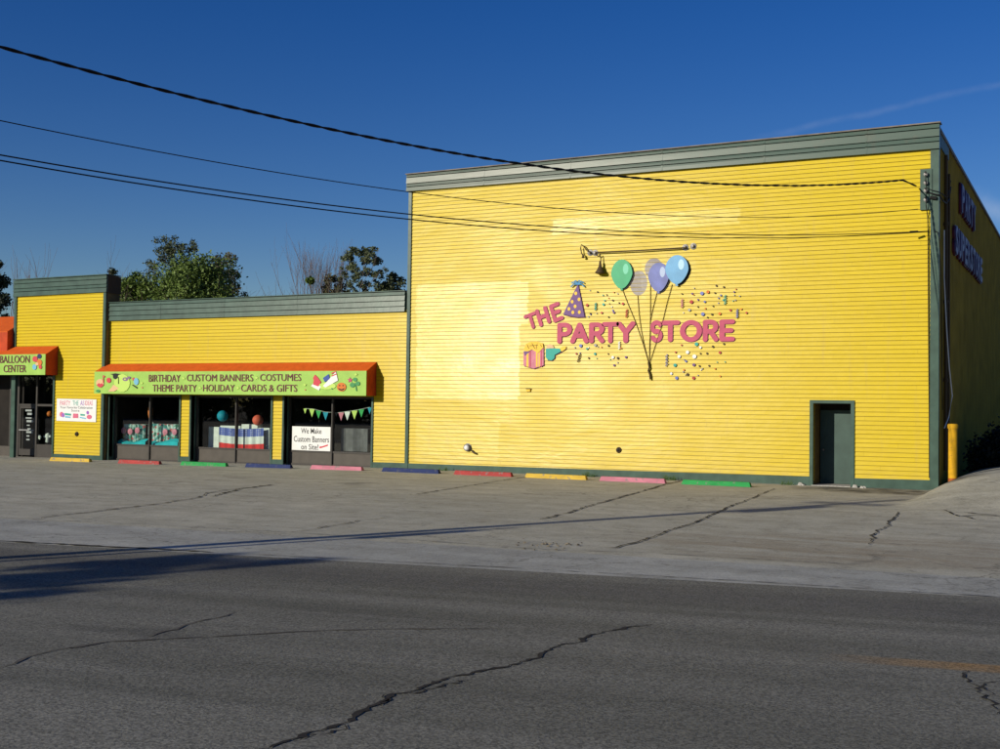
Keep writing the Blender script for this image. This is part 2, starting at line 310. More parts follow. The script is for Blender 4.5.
# ------------------------------------------------------------------ mesh helpers
class MB:
    def __init__(s): s.v = []; s.f = []
    def quad(s, a, b, c, d): i = len(s.v); s.v += [a, b, c, d]; s.f.append((i, i+1, i+2, i+3))
    def tri(s, a, b, c): i = len(s.v); s.v += [a, b, c]; s.f.append((i, i+1, i+2))
    def hexa(s, p):      # 8 points: bottom 4 (ccw), top 4
        i = len(s.v); s.v += list(p)
        for f in ((0, 3, 2, 1), (4, 5, 6, 7), (0, 1, 5, 4), (1, 2, 6, 5), (2, 3, 7, 6), (3, 0, 4, 7)): s.f.append(tuple(i+k for k in f))
    def box(s, x0, x1, y0, y1, z0, z1, z0r=None, z1r=None):   # optional right-hand z for sloping pieces
        a = z0 if z0r is None else z0r; b = z1 if z1r is None else z1r
        s.hexa([(x0, y0, z0), (x1, y0, a), (x1, y1, a), (x0, y1, z0), (x0, y0, z1), (x1, y0, b), (x1, y1, b), (x0, y1, z1)])
    def tube(s, pts, r, n=8, r2=None, cap=True):
        pts = [Vector(p) for p in pts]; rings = []
        for k, p in enumerate(pts):
            t = (pts[min(k+1, len(pts)-1)]-pts[max(k-1, 0)]).normalized()
            u = t.cross(Vector((0, 0, 1)));
            if u.length < .05: u = t.cross(Vector((1, 0, 0)))
            u.normalize(); w = t.cross(u)
            rr = r if r2 is None else r+(r2-r)*k/(len(pts)-1)
            i = len(s.v); s.v += [tuple(p+u*rr*math.cos(2*math.pi*j/n)+w*rr*math.sin(2*math.pi*j/n)) for j in range(n)]; rings.append(i)
        for a, b in zip(rings, rings[1:]):
            for j in range(n): s.f.append((a+j, a+(j+1) % n, b+(j+1) % n, b+j))
        if cap: s.f.append(tuple(range(rings[0], rings[0]+n))[::-1]); s.f.append(tuple(range(rings[-1], rings[-1]+n)))
    def lathe(s, o, prof, n=20, axis='z'):
        rings = []
        for r, h in prof:
            i = len(s.v)
            for j in range(n):
                a = 2*math.pi*j/n; c, d = r*math.cos(a), r*math.sin(a)
                s.v.append((o[0]+c, o[1]+d, o[2]+h) if axis == 'z' else (o[0]+c, o[1]-h, o[2]+d))
            rings.append(i)
        for a, b in zip(rings, rings[1:]):
            for j in range(n): s.f.append((a+j, a+(j+1) % n, b+(j+1) % n, b+j))
        s.f.append(tuple(range(rings[0], rings[0]+n))); s.f.append(tuple(range(rings[-1], rings[-1]+n)))
    def plate(s, pts, y, th):    # outline in XZ, front face at y, thickness th (to +y)
        n = len(pts); i = len(s.v)
        s.v += [(p[0], y, p[1]) for p in pts]+[(p[0], y+th, p[1]) for p in pts]
        s.f.append(tuple(range(i, i+n))); s.f.append(tuple(range(i+2*n-1, i+n-1, -1)))
        for k in range(n): q = (k+1) % n; s.f.append((i+k, i+n+k, i+n+q, i+q))
    def ellipse(s, cx, cz, rx, rz, y, th, n=32, tip=0):
        s.plate([(cx+rx*math.cos(a)*(1 - (tip*.25 if math.sin(a) < 0 else 0)*abs(math.sin(a))), cz+rz*math.sin(a)) for a in [2*math.pi*k/n for k in range(n)]], y, th)
    def build(s, name, material, parent=None, smooth=False, bevel=0, fix=True):
        me = bpy.data.meshes.new(name); me.from_pydata([tuple(v) for v in s.v], [], s.f); me.validate()
        if fix:
            bm = bmesh.new(); bm.from_mesh(me); bmesh.ops.recalc_face_normals(bm, faces=bm.faces); bm.to_mesh(me); bm.free()
        o = bpy.data.objects.new(name, me); COL.objects.link(o)
        if material: me.materials.append(M[material] if isinstance(material, str) else material)
        if smooth: me.polygons.foreach_set('use_smooth', [True]*len(me.polygons))
        if bevel:
            b = o.modifiers.new('Bevel', 'BEVEL'); b.width = bevel; b.segments = 2; b.limit_method = 'ANGLE'
        if parent is not None:
            o.parent = parent; o.matrix_parent_inverse = Matrix.Translation(-parent.location) if parent.type == 'EMPTY' else Matrix.Identity(4)
            if parent.type != 'EMPTY' and parent.parent: pass
        return o
def tag(o, label=None, cat=None, group=None, kind=None):
    if label: o['label'] = label
    if cat: o['category'] = cat
    if group: o['group'] = group
    if kind: o['kind'] = kind
    return o
def thing(name, label, cat, loc=(0, 0, 0), group=None):
    o = bpy.data.objects.new(name, None); COL.objects.link(o); o.location = loc; o.empty_display_size = .2
    return tag(o, label, cat, group)

# thick letter shapes from strokes, via a distance field
GLY = {
 'T': [((0, 1), (.78, 1)), ((.39, 1), (.39, 0))],
 'H': [((0, 0), (0, 1)), ((.62, 0), (.62, 1)), ((0, .5), (.62, .5))],
 'E': [((0, 0), (0, 1)), ((0, 1), (.52, 1)), ((0, .5), (.45, .5)), ((0, 0), (.52, 0))],
 'P': [((0, 0), (0, 1)), ((0, 1), (.3, 1)), ((0, .44), (.3, .44)), ('arc', .3, .72, .28, -90, 90)],
 'R': [((0, 0), (0, 1)), ((0, 1), (.3, 1)), ((0, .46), (.3, .46)), ('arc', .3, .73, .27, -90, 90), ((.28, .46), (.58, 0))],
 'A': [((0, 0), (.38, 1)), ((.76, 0), (.38, 1)), ((.14, .33), (.62, .33))],
 'Y': [((0, 1), (.36, .48)), ((.72, 1), (.36, .48)), ((.36, .48), (.36, 0))],
 'O': [('arc', .42, .5, .5, 0, 360, .44)],
 'S': [('arc', .30, .75, .27, 30, 265), ('arc', .30, .25, .27, -150, 90)],
}
def seg_d(PX, PZ, a, b):
    ax, az = a; bx, bz = b; dx, dz = bx-ax, bz-az; L = dx*dx+dz*dz
    t = np.clip(((PX-ax)*dx+(PZ-az)*dz)/(L or 1), 0, 1); return np.hypot(PX-ax-t*dx, PZ-az-t*dz)
def glyph(ch, r=.135, n=44):
    xs = np.arange(-r*1.4, 1.15, 1/n); zs = np.arange(-r*1.4, 1+r*1.5, 1/n); PX, PZ = np.meshgrid(xs, zs); D = np.full(PX.shape, 9.)
    for s in GLY[ch]:
        if s[0] == 'arc':
            rx = s[6] if len(s) > 6 else s[3]; a0, a1 = math.radians(s[4]), math.radians(s[5])
            pts = [(s[1]+rx*math.cos(a0+(a1-a0)*k/24), s[2]+s[3]*math.sin(a0+(a1-a0)*k/24)) for k in range(25)]
            for p, q in zip(pts, pts[1:]): D = np.minimum(D, seg_d(PX, PZ, p, q))
        else: D = np.minimum(D, seg_d(PX, PZ, s[0], s[1]))
    return xs, zs, D-r
def glyph_mesh(mb, ch, place, y, th, r=.135):
    """marching squares; place maps (u, v) to (X, Z)"""
    xs, zs, D = glyph(ch, r)
    for j in range(len(zs)-1):
        for i in range(len(xs)-1):
            c = [(xs[i], zs[j], D[j, i]), (xs[i+1], zs[j], D[j, i+1]), (xs[i+1], zs[j+1], D[j+1, i+1]), (xs[i], zs[j+1], D[j+1, i])]
            if all(q[2] > 0 for q in c): continue
            poly = []; cut = []
            for k in range(4):
                a, b = c[k], c[(k+1) % 4]
                if a[2] <= 0: poly.append((a[0], a[1]))
                if (a[2] <= 0) != (b[2] <= 0):
                    t = a[2]/(a[2]-b[2]); p = (a[0]+(b[0]-a[0])*t, a[1]+(b[1]-a[1])*t); poly.append(p); cut.append(p)
            if len(poly) > 2:
                P = [place(*q) for q in poly]; k = len(mb.v); mb.v += [(p[0], y, p[1]) for p in P]; mb.f.append(tuple(range(k, k+len(P))))
            if len(cut) == 2:
                a, b = place(*cut[0]), place(*cut[1]); mb.quad((a[0], y, a[1]), (a[0], y+th, a[1]), (b[0], y+th, b[1]), (b[0], y, b[1]))

def text_object(name, txt, x0, x1, z0, z1, y, material, parent, ext=.004, bold=0.0, zslope=0.0, side=None):
    cu = bpy.data.curves.new(name, 'FONT'); cu.body = txt; cu.size = 1; cu.offset = bold; cu.extrude = .1; cu.resolution_u = 3
    t = bpy.data.objects.new('tmp_text', cu); COL.objects.link(t); dg = bpy.context.evaluated_depsgraph_get(); dg.update()
    me = bpy.data.meshes.new_from_object(t.evaluated_get(dg)); bpy.data.objects.remove(t); bpy.data.curves.remove(cu)
    co = np.empty(len(me.vertices)*3); me.vertices.foreach_get('co', co); co = co.reshape(-1, 3)
    mn, mx = co.min(0), co.max(0); u = (co[:, 0]-mn[0])/(mx[0]-mn[0]); v = (co[:, 1]-mn[1])/(mx[1]-mn[1]); w = (co[:, 2]-mn[2])/(mx[2]-mn[2])
    X = x0+u*(x1-x0); Z = z0+v*(z1-z0)+zslope*u; out = np.stack([X, y-w*ext, Z], 1)
    if side is not None: out = np.stack([side+w*ext, X, Z], 1)
    me.vertices.foreach_set('co', out.ravel()); me.update(); me.materials.clear(); me.materials.append(M[material])
    me.name = name; o = bpy.data.objects.new(name, me); COL.objects.link(o)
    if parent is not None:
        o.parent = parent
        if parent.type == 'EMPTY': o.matrix_parent_inverse = Matrix.Translation(-parent.location)
    return o

# ------------------------------------------------------------------ camera, sun, sky
cd = bpy.data.cameras.new('camera'); cam = bpy.data.objects.new('camera', cd); COL.objects.link(cam); S.camera = cam
cd.sensor_fit = 'HORIZONTAL'; cd.sensor_width = 36; cd.lens = CF/1000*36; cd.clip_end = 4000
cam.matrix_world = Matrix(((_A.x, _B.x, -_f.x, CAM.x), (_A.y, _B.y, -_f.y, CAM.y), (_A.z, _B.z, -_f.z, CAM.z), (0, 0, 0, 1)))
RATIO = .47; EL = math.radians(16.5)
sd = Vector((-RATIO, -1, 0)).normalized(); SUN = Vector((sd.x*math.cos(EL), sd.y*math.cos(EL), math.sin(EL)))   # towards the sun
ld = bpy.data.lights.new('sun', 'SUN'); ld.energy = 4.6; ld.angle = math.radians(.5); ld.color = (1, .925, .765)
sun = bpy.data.objects.new('sun', ld); COL.objects.link(sun); sun.rotation_euler = SUN.to_track_quat('Z', 'Y').to_euler(); sun.location = (-20, -60, 30)
wd = bpy.data.worlds.new('World'); S.world = wd; wd.use_nodes = True; h = NT(wd)
bg = h.N['Background']; sky = h.new('ShaderNodeTexSky', sky_type='NISHITA'); sky.sun_disc = False
sky.sun_elevation = EL; sky.sun_rotation = math.atan2(SUN.x, SUN.y); sky.altitude = 300; sky.air_density = 1.0; sky.dust_density = .1; sky.ozone_density = 3.5
tc = h.new('ShaderNodeTexCoord'); gen = tc.outputs['Generated']
def streak(d1, d2, w, lo, hi, strength, seed):
    d1 = ray(*d1).normalized(); d2 = ray(*d2).normalized(); n = d1.cross(d2).normalized(); t = (d2-d1).normalized()
    a = h.new('ShaderNodeVectorMath', operation='DOT_PRODUCT'); h.L.new(gen, a.inputs[0]); a.inputs[1].default_value = n
    b2 = h.new('ShaderNodeVectorMath', operation='DOT_PRODUCT'); h.L.new(gen, b2.inputs[0]); b2.inputs[1].default_value = t
    l0, l1 = d1.dot(t), d2.dot(t); nz = h.noise(gen, 22+seed, 5, .6)
    off = h.math('ABSOLUTE', h.math('ADD', a.outputs['Value'], h.math('MULTIPLY', h.math('SUBTRACT', nz, .5), w*1.6)))
    k = h.math('MULTIPLY', h.rng(off, 0, w, 1, 0, True), h.math('MULTIPLY', h.rng(b2.outputs['Value'], l0-lo, l0+hi, 0, 1, True), h.rng(b2.outputs['Value'], l1, l1+.06, 1, 0, True)))
    return h.math('MULTIPLY', h.math('MULTIPLY', k, h.rng(h.noise(gen, 60, 4), .3, .65, .4, 1)), strength)
fwdm = h.new('ShaderNodeVectorMath', operation='DOT_PRODUCT'); h.L.new(gen, fwdm.inputs[0]); fwdm.inputs[1].default_value = _f
c1 = streak((752, 139), (1000, 84), .0042, .01, .03, .05, 0)
c2 = streak((975, 203), (1015, 222), .014, .02, .02, .18, 5)
cl = h.math('MULTIPLY', h.math('ADD', c1, c2), h.math('GREATER_THAN', fwdm.outputs['Value'], .5))
hs = h.new('ShaderNodeHueSaturation'); hs.inputs['Hue'].default_value = .522; hs.inputs['Saturation'].default_value = 1.33; hs.inputs['Value'].default_value = .93
h.L.new(sky.outputs[0], hs.inputs['Color'])
mixc = h.mix(cl, hs.outputs[0], (8, 8.6, 9.4, 1))
h.L.new(mixc, bg.inputs[0]); bg.inputs[1].default_value = .085
S.view_settings.view_transform = 'Standard'; S.view_settings.look = 'None'; S.view_settings.exposure = 0; S.view_settings.gamma = 1
S.view_settings.use_curve_mapping = False

# ------------------------------------------------------------------ ground
def sheet(name, xs, ys, material, lift, zf=gz):
    mb = MB()
    for y in ys:
        for x in xs: mb.v.append((x, y, zf(x, y)+lift))
    n = len(xs)
    for j in range(len(ys)-1):
        for i in range(n-1): a = j*n+i; mb.f.append((a, a+1, a+n+1, a+n))
    o = mb.build(name, material, fix=False, smooth=True); return tag(o, kind='structure')
def frange(a, b, s): return [a+(b-a)*k/round((b-a)/s) for k in range(round((b-a)/s)+1)]
xs = [-900, -300, -120, -70]+frange(-55, -5, 1)+frange(-4.6, -1, .2)+frange(-.5, 12, .8)+[20, 60, 150, 400, 900]
ys = [-900, -300, -100, -60]+frange(-45, -10, 2)+frange(-9.5, 8, .5)+[12, 20, 40, 100, 300, 1200]
sheet('parking_lot_ground', xs, ys, 'lot', 0)
def band(name, e0, e1, material, lift, x0=-160, x1=160, n=120):   # strip between two straight survey edges (p, q)
    mb = MB()
    for k in range(n+1):
        X = x0+(x1-x0)*k/n
        for (p, q) in (e0, e1):
            t = (X-p[0])/(q[0]-p[0]); Y = p[1]+t*(q[1]-p[1]); mb.v.append((X, Y, gz(X, Y)+lift))
    for k in range(n): mb.f.append((2*k, 2*k+2, 2*k+3, 2*k+1))
    return tag(mb.build(name, material, fix=False), kind='structure')
R0, R1 = (-14.65, -21.90), (-1.02, -19.58)
def off(e, d): nx, ny = -math.sin(RD), math.cos(RD); return tuple((p[0]+nx*d, p[1]+ny*d) for p in e)
RE = (R0, R1)
E1 = (G(0, 518.5), G(1000, 579))
band('gutter_strip', RE, E1, 'strip', .004)
band('road', off(RE, -11.5), RE, 'road', .008)

def ribbon(name, px, w, material, parent=None, jit=.5, lift=.014, step=.12, seed=1, taper=True):
    rnd = random.Random(seed); P = [Vector((*G(*p), 0)) for p in px]
    pts = []
    for a, b in zip(P, P[1:]):
        n = max(1, int((b-a).length/step))
        for k in range(n): pts.append(a.lerp(b, k/n))
    pts.append(P[-1]); mb = MB(); o = 0; N = len(pts)
    for k, p in enumerate(pts):
        t = (pts[min(k+1, N-1)]-pts[max(k-1, 0)]).normalized(); nn = Vector((-t.y, t.x, 0))
        o = o*.75+rnd.uniform(-1, 1)*jit*.085
        ww = w*(.3+rnd.random()**1.5*1.6)*(min(1, (k+1)/4, (N-k)/4) if taper else 1)/2
        q = p+nn*o; a, b = q+nn*ww, q-nn*ww
        mb.v += [(a.x, a.y, gz(a.x, a.y)+lift), (b.x, b.y, gz(b.x, b.y)+lift)]
    for k in range(N-1): mb.f.append((2*k, 2*k+1, 2*k+3, 2*k+2))
    ob = mb.build(name, material, fix=False); tag(ob, kind='structure'); return ob
ribbon('road_crack', [(262, 752), (300, 740), (345, 723), (384, 705), (396, 696), (425, 692), (437, 684), (462, 678), (492, 668), (520, 663), (544, 655), (552, 650), (573, 644), (584, 638), (605, 632), (628, 628), (652, 626)], .036, 'crack', seed=2, step=.05, jit=.35)
ribbon('road_crack', [(400, 695), (420, 697), (437, 690), (455, 685), (470, 680)], .02, 'crack', seed=33, step=.04)
ribbon('road_crack', [(300, 742), (325, 738), (350, 727)], .02, 'crack', seed=34, step=.04)
ribbon('road_crack', [(377, 708), (382, 699), (396, 694)], .018, 'crack', seed=3, step=.05)
ribbon('road_crack', [(-10, 672), (30, 658), (62, 650), (110, 643), (180, 640), (260, 636), (340, 631), (420, 630), (500, 630)], .035, 'crack_soft', seed=4, jit=.3)
ribbon('road_crack', [(150, 638), (185, 628), (215, 619), (240, 612)], .03, 'crack_soft', seed=5)
ribbon('road_crack', [(965, 672), (975, 690), (985, 700), (1000, 716)], .02, 'crack', seed=6, step=.05)
ribbon('road_crack', [(1003, 680), (990, 692), (985, 700)], .015, 'crack', seed=7, step=.05)
ribbon('lot_crack', [(30, 520), (60, 515), (100, 511), (150, 505), (190, 499), (220, 491), (275, 485)], .05, 'crack_soft', seed=8)
ribbon('lot_crack', [(210, 497), (240, 489), (272, 485)], .06, 'crack', seed=9)
ribbon('lot_crack', [(415, 495), (450, 489), (505, 480), (560, 473)], .05, 'crack_soft', seed=10, jit=.3)
ribbon('lot_crack', [(540, 520), (575, 511), (600, 503), (632, 494), (668, 484), (690, 479)], .05, 'crack_soft', seed=11, jit=.3)
ribbon('lot_crack', [(594, 549), (615, 548), (625, 545), (650, 538), (680, 527), (700, 520), (730, 507), (775, 489)], .035, 'crack', seed=12, jit=.3)
ribbon('lot_crack', [(868, 545), (873, 536), (884, 527), (892, 519), (893, 512)], .03, 'crack', seed=13)
ribbon('lot_crack', [(945, 508), (960, 504), (975, 509), (1003, 511)], .05, 'crack', seed=14)
ribbon('lot_crack', [(955, 498), (975, 504), (1003, 506)], .035, 'crack', seed=15)
ribbon('lot_crack', [(955, 512), (985, 514), (1003, 513)], .06, 'crack_soft', seed=25)
ribbon('lot_crack', [(290, 533), (320, 528), (360, 521), (395, 517)], .03, 'crack_soft', seed=16)
ribbon('gutter_seam', [(-30, 540), (60, 545), (150, 549), (215, 553)], .07, 'crack', seed=17, jit=.3)
ribbon('gutter_seam', [(215, 553), (360, 560.5), (500, 568), (640, 576), (760, 583), (880, 590.5), (1000, 598), (1050, 601)], .022, 'crack_soft', seed=18, jit=.12)
ribbon('gutter_seam', [(-20, 517.5), (150, 525), (300, 533.5), (450, 543), (545, 550), (640, 553), (760, 560), (880, 566)], .02, 'crack_soft', seed=19, jit=.2)
# crumbled asphalt patch
mb = MB(); rnd = random.Random(5)
for k in range(34):
    x, y = G(rnd.gauss(545, 17), rnd.gauss(545.5, 2.0)); s = rnd.uniform(.012, .045); z = gz(x, y)+.006
    a = rnd.random()*3; dx, dy = s*math.cos(a), s*math.sin(a)
    mb.hexa([(x-dx, y-dy, z), (x+dy*.5, y-dx*.5, z), (x+dx, y+dy, z), (x-dy*.5, y+dx*.5, z), (x-dx*.6, y-dy*.6, z+s*.5), (x+dy*.3, y-dx*.3, z+s*.5), (x+dx*.6, y+dy*.6, z+s*.4), (x-dy*.3, y+dx*.3, z+s*.5)])
tag(mb.build('crumbled_asphalt', 'debris'), 'dark crumbs of broken asphalt at the edge of the lot', 'rubble', kind='stuff')

# ------------------------------------------------------------------ lap siding
ROW = .125
def rects(x0, x1, z0, z1, holes):
    xs = sorted({x0, x1, *[v for q in holes for v in q[:2] if x0 < v < x1]}); zs = sorted({z0, z1, *[v for q in holes for v in q[2:] if z0 < v < z1]})
    out = []
    for b0, b1 in zip(zs, zs[1:]):
        run = None
        for a0, a1 in zip(xs, xs[1:]):
            cx, cz = (a0+a1)/2, (b0+b1)/2
            if any(q[0] < cx < q[1] and q[2] < cz < q[3] for q in holes):
                if run: out.append((*run, b0, b1)); run = None
            else: run = (run[0], a1) if run else (a0, a1)
        if run: out.append((*run, b0, b1))
    return out
def siding(parent, x0, x1, z0, z1, y, holes=(), t=.016, name='siding_wall', zr=None):
    mb = MB(); rnd = random.Random(3)
    for (a, b, c, d) in rects(x0, x1, z0, z1, holes):
        k = math.floor(c/ROW)
        while k*ROW < d:
            zb, zt = max(c, k*ROW), min(d, (k+1)*ROW)
            def prof(z): u = (z-k*ROW)/ROW; return y-t*(1-u)
            lip = .012; nseg = max(1, int((b-a)/1.2)); 
            for i in range(nseg):
                xa, xb = a+(b-a)*i/nseg, a+(b-a)*(i+1)/nseg
                # the board face, then the recess at its top under the next board's lip
                g = (k+1)*ROW-lip
                zf = min(zt, g)
                if zf > zb: mb.quad((xa, prof(zb), zb), (xb, prof(zb), zb), (xb, prof(zf), zf), (xa, prof(zf), zf))
                if zt > g:
                    zg = max(g, zb); mb.quad((xa, prof(zg), zg), (xb, prof(zg), zg), (xb, y+.004, zg+.001), (xa, y+.004, zg+.001))
                    mb.quad((xa, y+.004, zg+.001), (xb, y+.004, zg+.001), (xb, y+.004, zt), (xa, y+.004, zt))
                mb.quad((xa, y+.004, zb), (xb, y+.004, zb), (xb, prof(zb), zb), (xa, prof(zb), zb))
            k += 1
        mb.box(a, b, y+.006, y+.16, c, d)
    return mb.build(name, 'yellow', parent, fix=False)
def fascia(parent, x0, x1, zl, zr, y, name='parapet', mat_='green', depth=.25, laps=.022, seams=()):
    """stack of lapped metal boards; zl/zr board heights bottom..top at the left and right end"""
    mb = MB(); n = len(zl)
    for k in range(n-1):
        a, b = zl[k], zl[k+1]; c, d = zr[k], zr[k+1]; g = .024
        yb = y-laps; yt = y
        mb.hexa([(x0, yb, a), (x1, yb, c), (x1, y+depth, c), (x0, y+depth, a), (x0, yt, b-g), (x1, yt, d-g), (x1, y+depth, d-g), (x0, y+depth, b-g)])
        if k < n-2: mb.hexa([(x0, y+.03, b-g), (x1, y+.03, d-g), (x1, y+depth, d-g), (x0, y+depth, b-g), (x0, y+.03, b), (x1, y+.03, d), (x1, y+depth, d), (x0, y+depth, b)])
    o = mb.build(name, mat_, parent)
    for sx in seams:
        t = (sx-x0)/(x1-x0); s = MB()
        for k in range(n-1):
            za = zl[k]+(zr[k]-zl[k])*t; zb = zl[k+1]+(zr[k+1]-zl[k+1])*t-.02
            s.hexa([(sx, y-laps-.006, za+.004), (sx+.05, y-laps-.006, za+.004), (sx+.05, y-.002-laps*.6, za+.004), (sx, y-.002-laps*.6, za+.004), (sx, y-.006, zb), (sx+.05, y-.006, zb), (sx+.05, y+.01, zb), (sx, y+.01, zb)])
        s.build('parapet_joint', mat_, parent)
    return o

# ------------------------------------------------------------------ the tall building
XL, XR = -20.98, -3.96
tall = thing('store_building', 'tall windowless yellow clapboard hall with green trim and a recessed door', 'building', (-12.5, 0, 0))
DX0, DX1, DZ = -7.33, -6.28, 2.35
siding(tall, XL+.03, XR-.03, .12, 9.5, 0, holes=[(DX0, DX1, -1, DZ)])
def lerpz(t): return [a+(b-a)*t for a, b in zip([9.43, 9.58, 9.69, 9.906, 10.0], [9.385, 9.593, 9.73, 9.96, 10.09])]
fascia(tall, -21.06, -3.93, lerpz(0), lerpz(1), -.10, mat_='green_glint', seams=(-18.1, -15.0, -11.95, -8.8, -5.9))
mb = MB(); mb.box(-21.09, -3.90, -.14, .2, 10.0, 10.03, 10.09, 10.125); mb.build('coping', 'coping', tall)
mb = MB(); mb.box(XL-.01, XL+.11, -.055, .1, -.02, 9.43); mb.build('corner_trim', 'green', tall)
mb = MB(); mb.box(-4.165, XR+.02, -.055, .0, -.02, 9.39); mb.box(XR, XR+.02, 0, .12, -.02, 9.39); mb.build('corner_trim', 'green', tall)
mb = MB(); mb.box(XL+.112, DX0-.105, -.04, .05, -.06, .185, -.06, .245); mb.build('base_trim', 'green', tall); mb = MB(); mb.box(DX1+.105, -4.167, -.04, .05, -.06, .25, -.06, .275); mb.build('base_trim', 'green', tall)
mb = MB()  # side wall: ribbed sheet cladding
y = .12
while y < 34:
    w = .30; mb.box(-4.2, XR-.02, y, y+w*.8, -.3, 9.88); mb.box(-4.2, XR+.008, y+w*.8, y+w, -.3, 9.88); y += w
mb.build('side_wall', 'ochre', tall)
mb = MB(); mb.box(-4.16, XR+.06, .202, 34.2, 9.86, 9.95); mb.build('side_coping', 'coping', tall)
mb = MB(); mb.box(-4.16, XR+.03, .205, 2.2, 9.5, 10.02); mb.build('parapet_return', 'green_dark', tall)
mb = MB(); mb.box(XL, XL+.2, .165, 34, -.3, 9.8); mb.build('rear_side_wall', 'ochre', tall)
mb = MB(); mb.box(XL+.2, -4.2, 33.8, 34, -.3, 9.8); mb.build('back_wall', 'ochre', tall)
mb = MB(); mb.box(XL+.2, -4.2, .17, 33.8, 9.3, 9.5); mb.build('roof', 'coping', tall)
# recessed door
dr = MB(); dr.box(DX0-.1, DX0, -.05, .03, -.03, DZ+.09); dr.box(DX1, DX1+.1, -.05, .03, -.03, DZ+.09); dr.box(DX0, DX1, -.05, .03, DZ, DZ+.09)
dr.build('door_frame', 'green', tall)
rc = MB(); D = .95
rc.box(DX0-.04, DX0-.002, .032, D, -.03, DZ); rc.box(DX1+.002, DX1+.04, .032, D, -.03, DZ); rc.box(DX0, DX1, .17, D, DZ+.01, DZ+.05); rc.build('door_recess', 'jamb', tall)
door = MB(); door.box(DX0+.02, DX1-.02, D-.1, D-.05, .02, 2.16); d_o = door.build('door', 'green_dark', tall, bevel=.004)
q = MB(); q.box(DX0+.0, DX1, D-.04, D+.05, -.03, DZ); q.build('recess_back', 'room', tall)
k_ = MB(); k_.lathe((DX0+.12, D-.1, 1.0), [(.012, 0), (.012, .04), (.03, .045), (.03, .07), (.015, .08)], 12, 'y'); k_.build('door_handle', 'grey', d_o)
q = MB(); q.box(DX0-.02, DX1+.02, -.16, D-.11, -.05, .015); q.build('door_sill', 'rock', tall)

# ------------------------------------------------------------------ middle storefront
MX0, MX1 = -34.95, -21.0
shop = thing('shop_front', 'low yellow clapboard shop wing with three display windows', 'building', (-28, 0, 0))
def zb(X): return gz(X, -.3)
OX = [(W(109.3, 440)[0], W(179.3, 440)[0]), (W(191.0, 440)[0], W(271.0, 440)[0]), (W(284.0, 440)[0], W(371.5, 440)[0])]
HEAD = 2.42
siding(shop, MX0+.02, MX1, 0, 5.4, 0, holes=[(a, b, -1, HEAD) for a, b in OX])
fascia(shop, MX0+.04, -21.06, [5.31, 5.50, 5.69, 5.88, 6.01], [5.33, 5.52, 5.71, 5.90, 6.03], -.09, seams=(-32, -28.9, -25.6))
mb = MB(); mb.box(MX0+.04, -21.05, -.125, .2, 6.01, 6.035, 6.03, 6.055); mb.build('coping', 'green', shop)
mb = MB(); mb.box(MX0, MX1, .17, 20, 5.2, 5.3); mb.build('roof', 'coping', shop)
REC = .3
segs = [(MX0+.02, OX[0][0]), (OX[0][1], OX[1][0]), (OX[1][1], OX[2][0]), (OX[2][1], MX1-.0)]
mb = MB()
for a, b in segs: mb = MB(); mb.box(a+.002, b-.002, -.035, .05, zb(a)-.06, .19+zb(a)*.8, zb(b)-.06, .19+zb(b)*.8); mb.build('base_trim', 'green', shop)
for i, (a, b) in enumerate(OX):
    for (u, v) in ((a-.07, a+.0), (b+.0, b+.07)):
        mb = MB(); mb.box(u, v, -.045, REC, zb(u)-.06, HEAD); mb.build('pillar_trim', 'green', shop)
    z0 = zb((a+b)/2)
    wn = MB(); m_ = (a+b)/2+(.04 if i else .05); yy = REC
    sill = [.62, .56, .52][i]+z0
    for x in (a+.002, m_-.035, b-.052): wn.box(x, x+.05 if x != m_-.035 else m_+.035, yy-.05, yy+.06, z0-.02, HEAD)
    for (u, v) in ((a+.052, m_-.035), (m_+.035, b-.052)):
        wn.box(u, v, yy-.04, yy+.05, sill-.06, sill); wn.box(u, v, yy-.04, yy+.05, HEAD-.08, HEAD); wn.box(u, v, yy-.04, yy+.05, z0-.02, z0+.06)
    wo = wn.build('display_window', 'bronze', shop)
    for (u, v) in ((a+.052, m_-.035), (m_+.035, b-.052)):
        p = MB(); p.box(u, v, yy-.01, yy+.03, z0+.06, sill-.06); p.build('kick_panel', 'panel', wo)
        p = MB(); p.box(u, v, yy, yy+.006, sill, HEAD-.08); p.build('pane', 'glass', wo)
    mm = MB(); mm.box(m_-.02, m_+.02, yy-.075, yy-.052, z0, HEAD-.2); mm.build('mullion_cap', 'bronze', wo)
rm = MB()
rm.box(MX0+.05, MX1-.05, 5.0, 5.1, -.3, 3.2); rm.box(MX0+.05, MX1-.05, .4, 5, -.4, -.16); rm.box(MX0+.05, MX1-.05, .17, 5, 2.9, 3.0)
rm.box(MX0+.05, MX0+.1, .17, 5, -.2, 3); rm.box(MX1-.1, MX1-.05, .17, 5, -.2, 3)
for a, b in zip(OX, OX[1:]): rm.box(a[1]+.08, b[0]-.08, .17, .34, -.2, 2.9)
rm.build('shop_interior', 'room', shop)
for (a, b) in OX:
    q = MB(); q.box(a+.06, b-.06, .42, 1.6, -.15, .50+zb(a)); q.build('display_shelf', 'room', shop)

